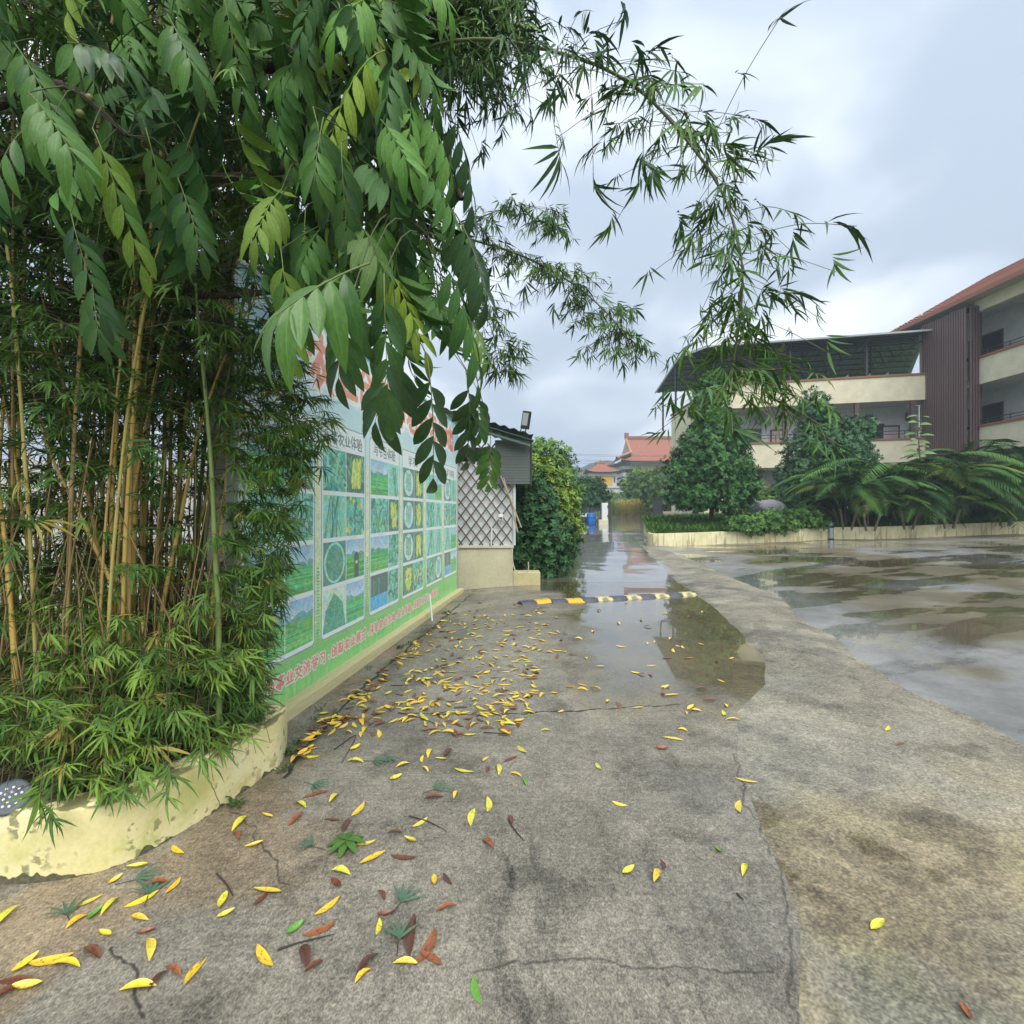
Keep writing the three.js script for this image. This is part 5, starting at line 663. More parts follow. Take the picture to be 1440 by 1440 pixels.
  part('body', new THREE.LatheGeometry([[0, 0], [0.125, 0], [0.125, 0.03], [0.12, 0.04], [0.12, 0.5], [0.125, 0.51], [0.125, 0.53], [0.0, 0.53]].map(([x, y]) => new THREE.Vector2(x, y)), 32), ss, q); part('ash_tray', new THREE.LatheGeometry([[0, 0.56], [0.11, 0.57], [0.125, 0.6], [0.128, 0.575], [0.125, 0.535], [0.1, 0.531]].map(([x, y]) => new THREE.Vector2(x, y)), 32), ss, q); part('mouth', new THREE.CylinderGeometry(0.1215, 0.1215, 0.1, 16, 1, true, -0.7, 1.4).translate(0, 0.44, 0), mat([0.01, 0.01, 0.01], 0.6, { side: THREE.DoubleSide }), q);
}
// ------------------------------------------------------------ bamboo clump
const bLeaf = [leafGeo(0.135, 0.0155, { droop: 0.35, segs: 4 }), leafGeo(0.115, 0.013, { droop: 0.1, segs: 4, twist: 0.5 }), leafGeo(0.155, 0.016, { droop: 0.6, segs: 4 })];
function sprayLeaves(seed, n) { // leaf matrices of one drooping fan at the tip of a twig pointing along +z
  const r = rng(seed), out = []; for (let i = 0; i < n; i++) { const a = (i / (n - 1) - 0.5) * 2.3 + (r() - 0.5) * 0.3, el = 0.15 - 0.9 * r(); const s = (0.75 + 0.5 * r()) * (1 - 0.25 * Math.abs(a) / 1.2), d = V(Math.sin(a), el * 0.9, Math.cos(a)); out.push([(r() * 3) | 0, look(V(0, 0, -0.012 * (n - i)), d, V((r() - 0.5) * 0.8, 1, (r() - 0.5) * 0.8), s)]); } return out;
}
const spraySets = [5, 6, 7, 8].map((n, k) => sprayLeaves(100 + k, n));
const sprayGeo = spraySets.map((s) => mergeGeometries(s.map(([w, m]) => bLeaf[w].clone().applyMatrix4(m))));
{
  const t = thing('bamboo_clump', 'dense clump of yellow stemmed bamboo arching out of the yellow planter', 'bamboo', [-2.75, 0.23, -3.35]), base = V(-2.75, 0.23, -3.35), loc = (v) => v.clone().sub(base), r = rng(2024);
  const canes = [mat([0.60, 0.42, 0.11], 0.45), mat([0.52, 0.36, 0.12], 0.5), mat([0.44, 0.38, 0.11], 0.5), mat([0.18, 0.24, 0.07], 0.5), mat([0.36, 0.25, 0.11], 0.6)];
  const culm = (pts, r0, m, n = 22) => { // cane with swollen joints
    const c = curve(pts, n * 3), rad = c.map((_, i) => r0 * (1 - 0.72 * i / c.length) * (i % 6 === 0 ? 1.16 : i % 6 === 1 ? 0.97 : 1)); part('culm', tube(c.map(loc), rad, 7), m, t); return c;
  };
  const bound = (y) => pw(y, [[-200, 760], [0, 705], [100, 690], [190, 560], [300, 520], [420, 450], [520, 455], [580, 490], [640, 480], [700, 455], [800, 425], [900, 402], [1000, 394], [1085, 385], [1110, 250], [1150, 60], [1180, -400]]);
  const sprays = [[], [], [], []], tints = [[], [], [], []], twigs = [];
  const spray = (p, dir, bright, force) => {
    if (p.z > -0.6 || p.distanceTo(camera.position) < 1.35) return; const [px, py] = proj(p); if (!force && px > bound(py) - 12) return; if (p.y < 0.33) return; if (!force && px < 62 && py > 1060 && py < 1170) return;
    const k = (r() * 4) | 0, d = dir.clone().normalize(); d.y = d.y * 0.6 - 0.45 * r(); sprays[k].push(look(loc(p), d, V((r() - 0.5) * 1.3, 1, (r() - 0.5) * 1.3), 0.6 + r() * 0.55)); tints[k].push(!force && r() < 0.05 ? G(0.24, 0.2, 0.06) : G(0.026, 0.085, 0.022).lerp(G(0.15, 0.25, 0.04), Math.min(1, bright * (0.15 + r() * 1.2))));
  };
  const twig = (p, dir, L, n, bright, force, sag = 0.35) => {
    const e = V(p.x + dir.x * L, p.y + dir.y * L - sag * L * L, p.z + dir.z * L), mid = p.clone().lerp(e, 0.5).add(V(0, sag * L * 0.25, 0)); const c = curve([p, mid, e], 6);
    const [qx, qy] = proj(e); if (!force && (e.z > -0.7 || qx > bound(qy))) return null;
    twigs.push(tube(c.map(loc), [0.0028, 0.0026, 0.0024, 0.002, 0.0017, 0.0013, 0.001], 3).toNonIndexed());
    for (let i = 0; i < n; i++) { const s = c[Math.min(6, 2 + Math.round((i + r()) / n * 4))], a = r() * 6.3; spray(s, dir.clone().add(V(Math.cos(a) * 0.9, (r() - 0.6) * 0.8, Math.sin(a) * 0.9)), bright, force); } return c;
  };
  // canes that can be picked out in the photograph, then the rest of the clump
  const list = [];
  for (const [pts, d, rr, k] of [[[[195, 930], [177, 877], [120, 740], [68, 630], [40, 520]], 3.0, 0.018, 0], [[[150, 860], [140, 787], [118, 670], [100, 590], [80, 503], [50, 380]], 3.2, 0.017, 0], [[[160, 930], [160, 833], [157, 733], [163, 620], [170, 493], [180, 360]], 3.05, 0.019, 0], [[[202, 930], [200, 867], [199, 720], [200, 587], [206, 450]], 3.3, 0.017, 1], [[[213, 930], [227, 867], [252, 740], [280, 607], [330, 470], [372, 400]], 3.2, 0.018, 0], [[[308, 930], [307, 867], [302, 760], [296, 640], [284, 500], [278, 440], [270, 300]], 2.9, 0.021, 3], [[[30, 960], [15, 850], [0, 700], [-20, 560]], 2.8, 0.02, 0], [[[60, 960], [55, 860], [38, 760], [20, 640], [0, 530]], 3.0, 0.018, 0], [[[250, 930], [262, 830], [290, 700], [330, 560], [352, 430]], 3.4, 0.016, 2], [[[296, 930], [300, 830], [316, 700], [318, 560]], 3.3, 0.016, 0], [[[120, 940], [112, 830], [90, 720], [92, 560]], 3.3, 0.017, 1], [[[340, 930], [352, 820], [390, 690], [402, 610], [425, 520]], 3.15, 0.014, 0]]) {
    const b = at(pts[0][0], pts[0][1], d); b.y = 0.2; list.push([[b, ...pts.slice(1).map(([x, y]) => at(x, y, d))], rr, k]);
  }
  for (let i = 0; i < 78; i++) {
    const a = r() * 6.283, q = Math.sqrt(r()), bx = -2.72 + Math.cos(a) * q * 0.95, bz = -3.42 + Math.sin(a) * q * 0.72; if (bx > -1.78 || (bz < -3.5 && bx > -2.05)) { continue; }
    const H = 3.2 + r() * 3.0, lx = (bx + 2.75) * 0.9 + (r() - 0.3) * 1.1, lz = (bz + 3.4) * 0.5 + (r() - 0.42) * 1.0;
    list.push([[V(bx, 0.2, bz), V(bx + lx * 0.12, 0.2 + H * 0.35, bz + lz * 0.12), V(bx + lx * 0.45, 0.2 + H * 0.72, bz + lz * 0.4), V(bx + lx * 1.1, 0.2 + H * 0.97, bz + lz), V(bx + lx * 1.6, 0.2 + H * 0.98, bz + lz * 1.4)], 0.009 + r() * 0.010, r() < 0.7 ? (r() * 3) | 0 : 4]);
  }
  for (let i = 0; i < 22; i++) { const bx = -4.3 + r() * 2.4, bz = -4.9 + r() * 0.9, H = 3 + r() * 2.5, lx = (r() - 0.4) * 0.9, lz = (r() - 0.5) * 0.8; list.push([[V(bx, 0.2, bz), V(bx + lx * 0.2, 0.2 + H * 0.4, bz + lz * 0.2), V(bx + lx * 0.6, 0.2 + H * 0.8, bz + lz * 0.6), V(bx + lx * 1.2, 0.2 + H, bz + lz)], 0.007 + r() * 0.007, 4, 0.55]); }
  list.forEach(([pts, rr, k, more = 0], li) => {
    const e = pts[pts.length - 1], [ex, ey] = proj(e); if (e.z < -0.6 && ex > bound(ey) - 60) return;
    const c = culm(pts, rr * 0.86, canes[k]);
    for (let i = 6; i < c.length; i += 2) { const h = c[i].y; const dens = h < 0.9 ? 0.26 + more : h < 1.7 ? 0.42 + more : h < 2.2 ? 0.6 : 1.6; let m = Math.floor(dens + r()); while (m-- > 0) { const a = r() * 6.283, L = 0.25 + r() * (h > 2 ? 0.75 : 0.5); twig(c[i], V(Math.cos(a), 0.35 + (r() - 0.5) * 0.5, Math.sin(a)), L, 4, h < 1.2 ? 0.6 : 0.35); } }
  });
  // many thin dry shoots between the canes
  const dry = []; for (let i = 0; i < 300; i++) { const a = r() * 6.283, q = Math.sqrt(r()), bx = -2.7 + Math.cos(a) * q * 1.0, bz = -3.35 + Math.sin(a) * q * 0.75; if (bx > -1.75 || (bz < -3.5 && bx > -2.05)) continue; const h = 0.5 + r() * 1.3, l = 0.25; dry.push(tube([V(bx, 0.2, bz), V(bx + (r() - 0.5) * l, 0.2 + h * 0.5, bz + (r() - 0.5) * l), V(bx + (r() - 0.5) * l * 2.4, 0.2 + h, bz + (r() - 0.5) * l * 2)].map(loc), [0.006, 0.005, 0.003], 4).toNonIndexed()); }
  part('dry_shoots', dry, mat([0.27, 0.19, 0.08], 0.7), t, 'stuff');
  // leafy skirt at the foot, spilling over the wall
  for (let i = 0; i < 280; i++) {
    const k = 1 + Math.floor(r() * (planterPath.length - 8)), e = planterPath[k], inn = r() * 0.9, cx = -2.9, cz = -3.6, dx = cx - e.x, dz = cz - e.z, dl = Math.hypot(dx, dz), p = V(e.x + dx / dl * (0.12 + inn), 0.24, e.z + dz / dl * (0.12 + inn)); if (p.x > -1.62 && p.z < -3.3) continue;
    const h = 0.10 + Math.pow(r(), 1.8) * 0.8 + inn * 0.15, top = V(p.x + (r() - 0.5) * 0.3, p.y + h, p.z + (r() - 0.5) * 0.3); const out = V(-dx, 0, -dz).normalize(); twigs.push(tube([p, p.clone().lerp(top, 0.5), top].map(loc), [0.004, 0.003, 0.002], 3).toNonIndexed());
    for (let q = 0; q < 4; q++) { const a = r() * 6.283; twig(p.clone().lerp(top, 0.35 + r() * 0.65), V(Math.cos(a), 0.25, Math.sin(a)).addScaledVector(out, 0.6), 0.12 + r() * 0.22, 2, 0.75); }
  }
  for (const [px, py, d] of [[175, 1120, 2.2], [55, 1135, 2.1], [240, 1095, 2.3], [285, 1070, 2.5], [330, 1075, 2.6], [360, 1060, 2.8], [380, 1045, 2.9], [235, 1125, 2.25], [300, 1098, 2.45], [70, 1155, 2.1]]) { const p = at(px, py, d); for (let q = 0; q < 2; q++) spray(p, V(0.3 + r() * 0.3, -0.5, 0.6), 0.55, true); twigs.push(tube([p.clone().add(V(-0.2, 0.12, -0.25)), p.clone().add(V(-0.08, 0.09, -0.1)), p].map(loc), 0.002, 3).toNonIndexed()); }
  // culms that arch over the lane; their leaves are built one by one
  const single_ = []; // [variant, matrix, tone]
  const lone = (p, dir, s = 1) => { const k = (r() * 4) | 0, d = dir.clone().normalize(), M = look(p, d, V((r() - 0.5) * 0.8, 1, (r() - 0.5) * 0.8), s * (0.9 + r() * 0.35)); for (const [w, m] of spraySets[k]) single_.push([w, M.clone().multiply(m), r()]); };
  const archCane = mat([0.10, 0.12, 0.04], 0.6);
  const arch = (pix, d, lead, r0, n, reach, keep) => {
    const pts = [...lead, ...pix.map(([x, y, dd]) => at(x, y, dd ?? d))], c = culm(pts, r0, archCane, 26), i0 = Math.floor(c.length * lead.length / pts.length) - 2;
    for (let i = i0; i < c.length; i++) { let m = Math.floor(n + r()); while (m-- > 0) { const a = r() * 6.283, L = reach * (0.3 + r() * 0.9), dir = V(Math.cos(a), -0.3 + (r() - 0.5) * 0.7, Math.sin(a) * 0.8), e = V(c[i].x + dir.x * L, c[i].y + dir.y * L - 0.3 * L * L, c[i].z + dir.z * L), tw = curve([c[i], c[i].clone().lerp(e, 0.5).add(V(0, 0.05 * L, 0)), e], 5); twigs.push(tube(tw.map(loc), 0.0016, 3).toNonIndexed()); for (let s = 0; s < 2; s++) { const q = tw[5 - s * 2], b = r() * 6.283, dd = dir.clone().add(V(Math.cos(b) * 0.8, -0.5, Math.sin(b) * 0.8)); if (keep && single_.length < 290) lone(q, dd); else spray(q, dd, 0.3, true); } } }
  };
  // a few picked twigs reaching out of the arch
  for (const [pa, pb, d] of [[[1000, 200], [1100, 20], 2.4], [[1060, 330], [1205, 318], 2.3], [[1045, 440], [1130, 410], 2.3], [[905, 140], [905, 235], 2.4], [[830, 90], [835, 270], 2.45], [[760, 90], [790, 235], 2.5], [[1040, 300], [1120, 300], 2.35], [[900, 100], [930, 60], 2.4], [[1035, 540], [1090, 520], 2.2], [[1025, 570], [985, 545], 2.2], [[1028, 580], [1030, 610], 2.2], [[1000, 180], [1080, 170], 2.35], [[1040, 260], [1090, 190], 2.35]]) { const a = at(...pa, d), b = at(...pb, d - 0.1), m = a.clone().lerp(b, 0.5).add(V(0, 0.03, 0)); twigs.push(tube(curve([a, m, b], 8).map(loc), 0.0018, 4).toNonIndexed()); const dir = b.clone().sub(a).normalize(); lone(b, dir.clone().add(V(0, -0.4, 0.2)), 1.15); spray(m, dir.clone().add(V(0.4, -0.5, 0.1)), 0.12, true); }
  arch([[800, 78], [890, 120], [960, 190], [1015, 270], [1042, 360], [1042, 440], [1032, 505], [1028, 550, 2.3]].map(([x, y, dd]) => [x, y, dd]), 2.45, [V(-2.1, 0.2, -3.3), V(-1.75, 2.4, -3.15), V(-1.2, 3.75, -2.9), V(-0.35, 3.98, -2.6)], 0.011, 2.8, 0.38, true);
  // leaves that screen the near end of the billboard
  for (let i = 0; i < 520; i++) { const py = 470 + r() * 540, px = lerp(320, bound(py) - 14, Math.pow(r(), 0.7)), p = at(px, py, 2.85 + r() * 0.55), a = r() * 6.283; if (p.y < 0.35) continue; twig(p.clone().add(V(-0.16, 0.02, -0.05)), V(0.6 + Math.cos(a) * 0.5, 0.2 + (r() - 0.5) * 0.5, Math.sin(a) * 0.5), 0.16 + r() * 0.12, 2, 0.5); }
  arch([[690, 345], [760, 372], [820, 410], [862, 450], [890, 490]], 4.3, [V(-2.3, 0.2, -3.7), V(-1.95, 2.6, -3.8), V(-1.2, 3.9, -4.1)], 0.013, 2.6, 0.34, false);
  arch([[640, 318], [690, 300], [735, 288], [768, 300], [782, 330]], 4.2, [V(-2.3, 0.2, -3.6), V(-1.95, 2.6, -3.8), V(-1.3, 3.6, -4.0)], 0.005, 1.3, 0.22, false);
  arch([[640, 400], [680, 440], [700, 490], [706, 520]], 3.6, [V(-2.2, 0.2, -3.5), V(-1.9, 2.6, -3.5), V(-1.1, 3.5, -3.6)], 0.006, 1.2, 0.25, false);
  for (const y0 of [[640, -40], [680, -60], [610, 20], [660, 10]]) arch([[y0[0] - 60, y0[1] - 40], [y0[0], y0[1] + 20], [y0[0] + 30, y0[1] + 110]], 2.9, [V(-2.2, 0.2, -3.4), V(-1.9, 2.6, -3.3), V(-1.3, 4.4, -3.1)], 0.012, 3.2, 0.36, false);
  const tone = [leafMat([0.05, 0.13, 0.055], 0.45, 0.3), leafMat([0.07, 0.165, 0.065], 0.45, 0.3), leafMat([0.10, 0.21, 0.075], 0.45, 0.32)];
  for (const [w, m, q] of single_.slice(0, 298)) { const l = part('leaf', bLeaf[w], tone[Math.min(2, (q * 3) | 0)], t); m.decompose(l.position, l.quaternion, l.scale); l.position.sub(base); }
  const bm = leafMat([1, 1, 1], 0.45, 0.3); sprayGeo.forEach((g, k) => instanced('foliage', g, bm, sprays[k], t, (i) => tints[k][i]));
  part('twigs', twigs, mat([0.12, 0.115, 0.05], 0.7), t, 'stuff');
  console.log('bamboo sprays', sprays.map((s) => s.length).join(), 'lone', single_.length);
}
// ------------------------------------------------------------ broad tree with long feathered leaves
{
  const t = thing('feather_leaf_tree', 'broad tree with drooping feathered leaves hanging over the bamboo', 'tree', [-5.0, 0, -3.6]), base = V(-5.0, 0, -3.6), loc = (v) => v.clone().sub(base), r = rng(808);
  const tr = curve([V(-5, -0.1, -3.6), V(-4.95, 1.2, -3.65), V(-4.8, 2.4, -3.55), V(-4.5, 3.6, -3.4), V(-4.2, 5.2, -3.2)], 18); part('trunk', tube(tr.map(loc), tr.map((_, i) => 0.17 * (1 - 0.6 * i / 18)), 12), mat([0.06, 0.045, 0.035], 0.9), t);
  const limbPts = [];
  for (const [pts, r0] of [[[tr[8], at(40, 430, 3.4), at(180, 492, 3.3), at(280, 486, 3.2), at(400, 470, 3.0)], 0.04], [[tr[9], at(60, 330, 3.3), at(200, 400, 3.1), at(300, 416, 3.0), at(420, 408, 2.8), at(560, 420, 2.7)], 0.036], [[tr[12], at(120, 150, 3.3), at(310, 108, 3.0), at(430, 92, 2.8), at(560, 130, 2.7), at(650, 280, 2.6)], 0.045], [[tr[10], at(0, 150, 2.6), at(90, 120, 2.2), at(180, 190, 2.0)], 0.03], [[tr[11], at(150, 260, 2.9), at(330, 250, 2.6), at(480, 240, 2.4), at(600, 330, 2.4)], 0.034], [[tr[14], at(200, -60, 3.0), at(420, -40, 2.7), at(560, 10, 2.6)], 0.035]]) { const c = curve(pts, 22); part('limb', tube(c.map(loc), c.map((_, i) => r0 * (1 - 0.72 * i / 22)), 8), mat([0.055, 0.035, 0.027], 0.85), t); limbPts.push(...c.slice(5)); }
  const leaflet = [leafGeo(0.15, 0.046, { base: 0.5, droop: 0.4, segs: 6, fold: 0.12 }), leafGeo(0.172, 0.05, { base: 0.5, droop: 0.65, segs: 6, fold: 0.1, twist: 0.3 }), leafGeo(0.13, 0.044, { base: 0.5, droop: 0.25, segs: 6, fold: 0.16, twist: -0.25 })];
  const rachis = (L, seed, hang) => { // leaflets in pairs along a drooping stalk running along +z
    const q = rng(seed), out = [], pts = [], n = 5; for (let i = 0; i <= 8; i++) { const s = i / 8; pts.push(V(0, -hang * L * s * s, L * s)); }
    for (let i = 0; i < n; i++) for (const s of [-1, 1]) { const k = 0.25 + 0.72 * i / n + (s > 0 ? 0.04 : 0), p = V(0, -hang * L * k * k, L * k), d = V(s * (1.0 - 0.3 * k), -0.25 - hang * 0.9 - q() * 0.3, 0.55 + 0.5 * k); out.push([(q() * 3) | 0, look(p, d, V(s * 0.3 + (q() - 0.5) * 0.3, 1, 0.4), (0.72 + 0.5 * Math.sin(Math.PI * (0.2 + 0.6 * k))) * (0.9 + q() * 0.2))]); }
    out.push([1, look(pts[8], V(0, -0.6 - hang, 0.8), V(0, 1, 0.3), 1)]); return { out, stalk: tube(pts, pts.map((_, i) => 0.0032 * (1 - 0.6 * i / 8)), 4) };
  };
  const kinds = [rachis(0.34, 1, 0.35), rachis(0.4, 2, 0.7), rachis(0.3, 3, 0.15), rachis(0.38, 4, 1.0)], geos = kinds.map((k) => mergeGeometries([...k.out.map(([w, m]) => leaflet[w].clone().applyMatrix4(m)), (() => { const g = k.stalk.clone(); return g; })()]));
  const twigs = [], join = (p) => { let b = null, bd = 9; for (const q of limbPts) { const d = q.distanceTo(p); const k = d + r() * 0.35; if (k < bd && q.y > p.y - 0.25) { bd = k; b = q; } } if (!b) b = p.clone().add(V(-0.2, 0.3, -0.1)); twigs.push(tube(curve([b, b.clone().lerp(p, 0.6).add(V(0, 0.08, 0)), p], 5).map(loc), [0.0036, 0.0034, 0.003, 0.0027, 0.0024, 0.002], 4).toNonIndexed()); };
  const shine = { clearcoat: 0.8, clearcoatRoughness: 0.22 }, mats_ = [leafMat([0.045, 0.14, 0.04], 0.32, 0.25, shine), leafMat([0.085, 0.24, 0.05], 0.32, 0.3, shine), leafMat([0.15, 0.36, 0.06], 0.34, 0.35, shine), leafMat([0.32, 0.54, 0.07], 0.36, 0.4, shine)];
  // leaves that stand out in the photograph: pixel, distance, heading (right, up, towards us), tone
  const feature = [[20, 60, 1.9, 0.6, -0.7, 0.2, 2], [75, 165, 1.75, -0.5, -0.5, 0.5, 2], [95, 60, 2.0, 0.9, -0.2, 0.2, 1], [130, 180, 1.8, 0.5, -0.7, 0.3, 3], [40, 130, 1.7, 0.7, -0.6, 0.3, 2], [100, 300, 2.0, 0.4, -0.6, 0.4, 1], [235, 20, 1.9, 0.5, -0.8, 0.2, 2], [205, 180, 2.0, 0.3, -0.9, 0.1, 2], [250, 250, 2.1, 0.4, -0.8, 0.2, 1], [310, -20, 2.0, 0.3, -0.8, 0.2, 2], [520, 370, 1.55, -0.55, -0.5, 0.55, 2], [540, 385, 1.6, 0.1, -0.8, 0.4, 1], [500, 400, 1.6, -0.2, -0.9, 0.3, 1], [440, 150, 1.95, 0.3, -0.9, 0.2, 1], [455, 165, 1.9, -0.1, -0.9, 0.2, 2], [500, 60, 2.2, 0.4, -0.7, 0.2, 1], [640, 300, 2.3, 0.5, -0.8, 0.1, 0], [600, 500, 2.1, 0.2, -1, 0.2, 0], [560, 480, 2.0, -0.3, -1, 0.2, 0], [620, 150, 2.5, 0.7, -0.6, 0.1, 0], [640, 420, 2.4, 0.6, -0.7, 0.1, 3], [395, 350, 2.0, 0.2, -0.8, 0.3, 3], [130, 400, 2.2, 0.3, -0.9, 0.3, 1], [480, 200, 1.9, 0.1, -0.9, 0.3, 1], [690, 610, 3.0, 0.0, -1, 0.1, 2], [655, 520, 2.8, 0.2, -1, 0.1, 0], [670, 545, 2.9, 0.1, -1, 0.1, 1], [350, 90, 2.3, 0.4, -0.8, 0.2, 1], [430, 290, 2.1, 0.0, -1, 0.2, 1]];
  feature.forEach(([px, py, d, ax, ay, az, tn], i) => { const p = at(px, py, d), K = kinds[i % 4], M = look(p, V(ax, ay, az), V(0.1, 0.8, 0.6), i === 10 ? 1.15 : tn === 0 ? 1.08 : 0.82); join(p); const sg = K.stalk.clone().applyMatrix4(M).translate(-base.x, -base.y, -base.z); part('leaf_stalk', sg, mat([0.12, 0.16, 0.04], 0.6), t); for (const [w, m] of K.out) { const l = part('leaflet', leaflet[w], mats_[Math.max(0, Math.min(3, tn + (r() < 0.25 ? -1 : 0)))], t); M.clone().multiply(m).decompose(l.position, l.quaternion, l.scale); l.position.sub(base); } });
  const low = (px) => pw(px, [[0, 430], [60, 430], [200, 455], [300, 430], [390, 440], [420, 520], [560, 580], [600, 620], [650, 600], [690, 420]]), right = (y) => pw(y, [[-100, 640], [60, 590], [150, 640], [250, 655], [330, 690], [400, 650], [470, 610], [520, 640], [620, 655]]);
  const lists = [[], [], [], []], tn = [[], [], [], []];
  for (let i = 0; i < 1350; i++) { const py = -120 + r() * 700, px = -60 + r() * 740; if ((px < 390 && r() < 0.6) || py + 165 > low(px) || px + 40 > right(py)) continue; const d = 2.1 + r() * 1.3, p = at(px, py, d), a = r() * 6.283, k = (r() * 4) | 0, out = V(Math.cos(a) * 0.8 + 0.25, -0.55 - r() * 0.5, Math.sin(a) * 0.6 + 0.3); lists[k].push(look(loc(p), out, V((r() - 0.5) * 1.0, 1, 0.3), 0.55 + r() * 0.5)); tn[k].push(G(0.022, 0.072, 0.024).lerp(r() < 0.12 ? G(0.22, 0.32, 0.05) : G(0.10, 0.23, 0.045), Math.pow(r(), 1.2))); if (i % 2 === 0) join(p); }
  const lm = leafMat([1, 1, 1], 0.34, 0.25); geos.forEach((g, k) => instanced('foliage', g, lm, lists[k], t, (i) => tn[k][i])); part('twigs', twigs, mat([0.06, 0.075, 0.03], 0.8), t, 'stuff');
  // two small round fruits
  for (const [px, py] of [[113, 160], [126, 138]]) part('fruit', new THREE.SphereGeometry(0.015, 16, 12), mat([0.13, 0.13, 0.03], 0.5), t).position.copy(loc(at(px, py, 1.95)));
}
// ------------------------------------------------------------ fallen leaves, twigs and weeds on the drive
{
  const curl = (L, W, bend, tw, roll) => { const P = [], U = [], I = [], n = 7; for (let i = 0; i <= n; i++) { const s = i / n, w = W * 0.5 * Math.pow(Math.sin(Math.PI * Math.min(1, s * 0.98 + 0.01)), 0.75) * (1 - 0.2 * s), z = (s - 0.5) * L, y = bend * L * Math.pow(s - 0.5, 2) * 2, x = tw * L * Math.pow(s - 0.5, 2); [-1, -0.5, 0, 0.5, 1].forEach((k) => { P.push(x + k * w * (1 - 0.2 * roll), y + roll * w * k * k + 0.15 * roll * w * k, z); U.push(0.5 + k * 0.5, s); }); if (i < n) for (let k = 0; k < 4; k++) { const a = i * 5 + k, b = a + 5; I.push(a, b, a + 1, b, b + 1, a + 1); } } const g = new THREE.BufferGeometry(); g.setAttribute('position', new THREE.Float32BufferAttribute(P, 3)); g.setAttribute('uv', new THREE.Float32BufferAttribute(U, 2)); g.setIndex(I); g.computeBoundingBox(); g.translate(0, -g.boundingBox.min.y, 0); g.computeVertexNormals(); return g; };
  const shapes = [curl(0.115, 0.036, 0.12, 0.2, 0.25), curl(0.10, 0.04, -0.2, -0.12, 0.5), curl(0.125, 0.036, 0.06, 0.3, 0.15), curl(0.085, 0.04, 0.3, 0.08, 0.7), curl(0.11, 0.034, -0.22, 0.25, 0.35)];
  const spotted = (a, b, s) => tex(64, 128, (i, j, c) => { const n = fbm(i / 9 + s, j / 9, 4), w = sst(0.56, 0.68, n), rib = Math.abs(i - 32) < 2 ? 0.9 : 1; for (let k = 0; k < 3; k++) c[k] = lerp(a[k], b[k], w) * (0.92 + 0.16 * fbm(i / 3, j / 3, 2)) * rib; });
  const P2 = (t) => pmat(0xffffff, 0.5, { map: t, side: THREE.DoubleSide, clearcoat: 0.4, clearcoatRoughness: 0.25 });
  const yel = [P2(spotted([222, 200, 74], [200, 164, 56], 1)), P2(spotted([238, 208, 56], [214, 170, 40], 7)), P2(spotted([228, 190, 52], [170, 116, 44], 13)), P2(spotted([214, 204, 60], [170, 170, 50], 19))], brn = [P2(spotted([112, 60, 38], [70, 40, 30], 3)), P2(spotted([142, 84, 48], [92, 52, 34], 9)), P2(spotted([88, 52, 40], [58, 36, 30], 15))], grn = [P2(spotted([92, 150, 54], [120, 160, 60], 5))];
  const r = rng(99); const kinds = { y: [yel, 'fallen_leaf', 'fallen yellow leaf curled on the wet concrete', 'yellow leaves on the drive'], b: [brn, 'fallen_leaf', 'fallen brown leaf lying on the wet concrete', 'brown leaves on the drive'], g: [grn, 'fallen_leaf', 'fallen green leaf lying on the wet concrete', 'green leaves on the drive'] };
  let count = 0;
  const tones = { y: ['golden yellow', 'bright lemon yellow', 'orange spotted yellow', 'greenish yellow'], b: ['dark brown', 'tan brown', 'dull reddish brown'], g: ['fresh green'] };
  const zone = (p) => { const d = -p.z, k = p.x - (0.1226 * d - 2.307); return d < 3.3 && planterPath.some((q) => Math.hypot(q.x - p.x, q.z - p.z) < 0.35) ? 'at the foot of the planter wall' : d > 3.3 && k < 0.75 && d < 10 ? 'in the gutter under the billboard' : p.x > edgeA(d) ? 'on the sandy concrete apron' : p.x > 0.45 && d > 4.1 ? (d > 7.4 ? 'in the puddle by the speed bump' : 'floating in the drive puddle') : d > 6.5 ? 'on the drive before the lattice shed' : d > 3.8 ? 'on the drive beside the billboard gutter' : p.x < -0.75 ? 'on the brown stained concrete by the planter' : 'on the open grey drive'; };
  const drop = (px, py, kind, big = 1) => { const p = gp(px, py); if (p.x < -1.55 + 0.12 * (-p.z - 3.9) && -p.z > 3.2) return; const [ms, nm, label, group] = kinds[kind]; if (count >= 300) return; count++; const si = (r() * 5) | 0, mi = (r() * ms.length) | 0, m = part(numbered(nm), shapes[si], ms[mi], scene); tag(m, [['gently cupped', 'arched', 'long flat', 'tightly rolled short', 'narrow arched'][si], tones[kind][mi], 'fallen leaf', zone(p)].join(' '), 'leaf', group); const s = big * (0.65 + r() * 0.55); m.scale.set(s, s, s); m.position.set(p.x, p.y + 0.003, p.z); m.rotation.set((r() - 0.5) * 0.25, r() * 6.283, (r() - 0.5) * 0.3); };
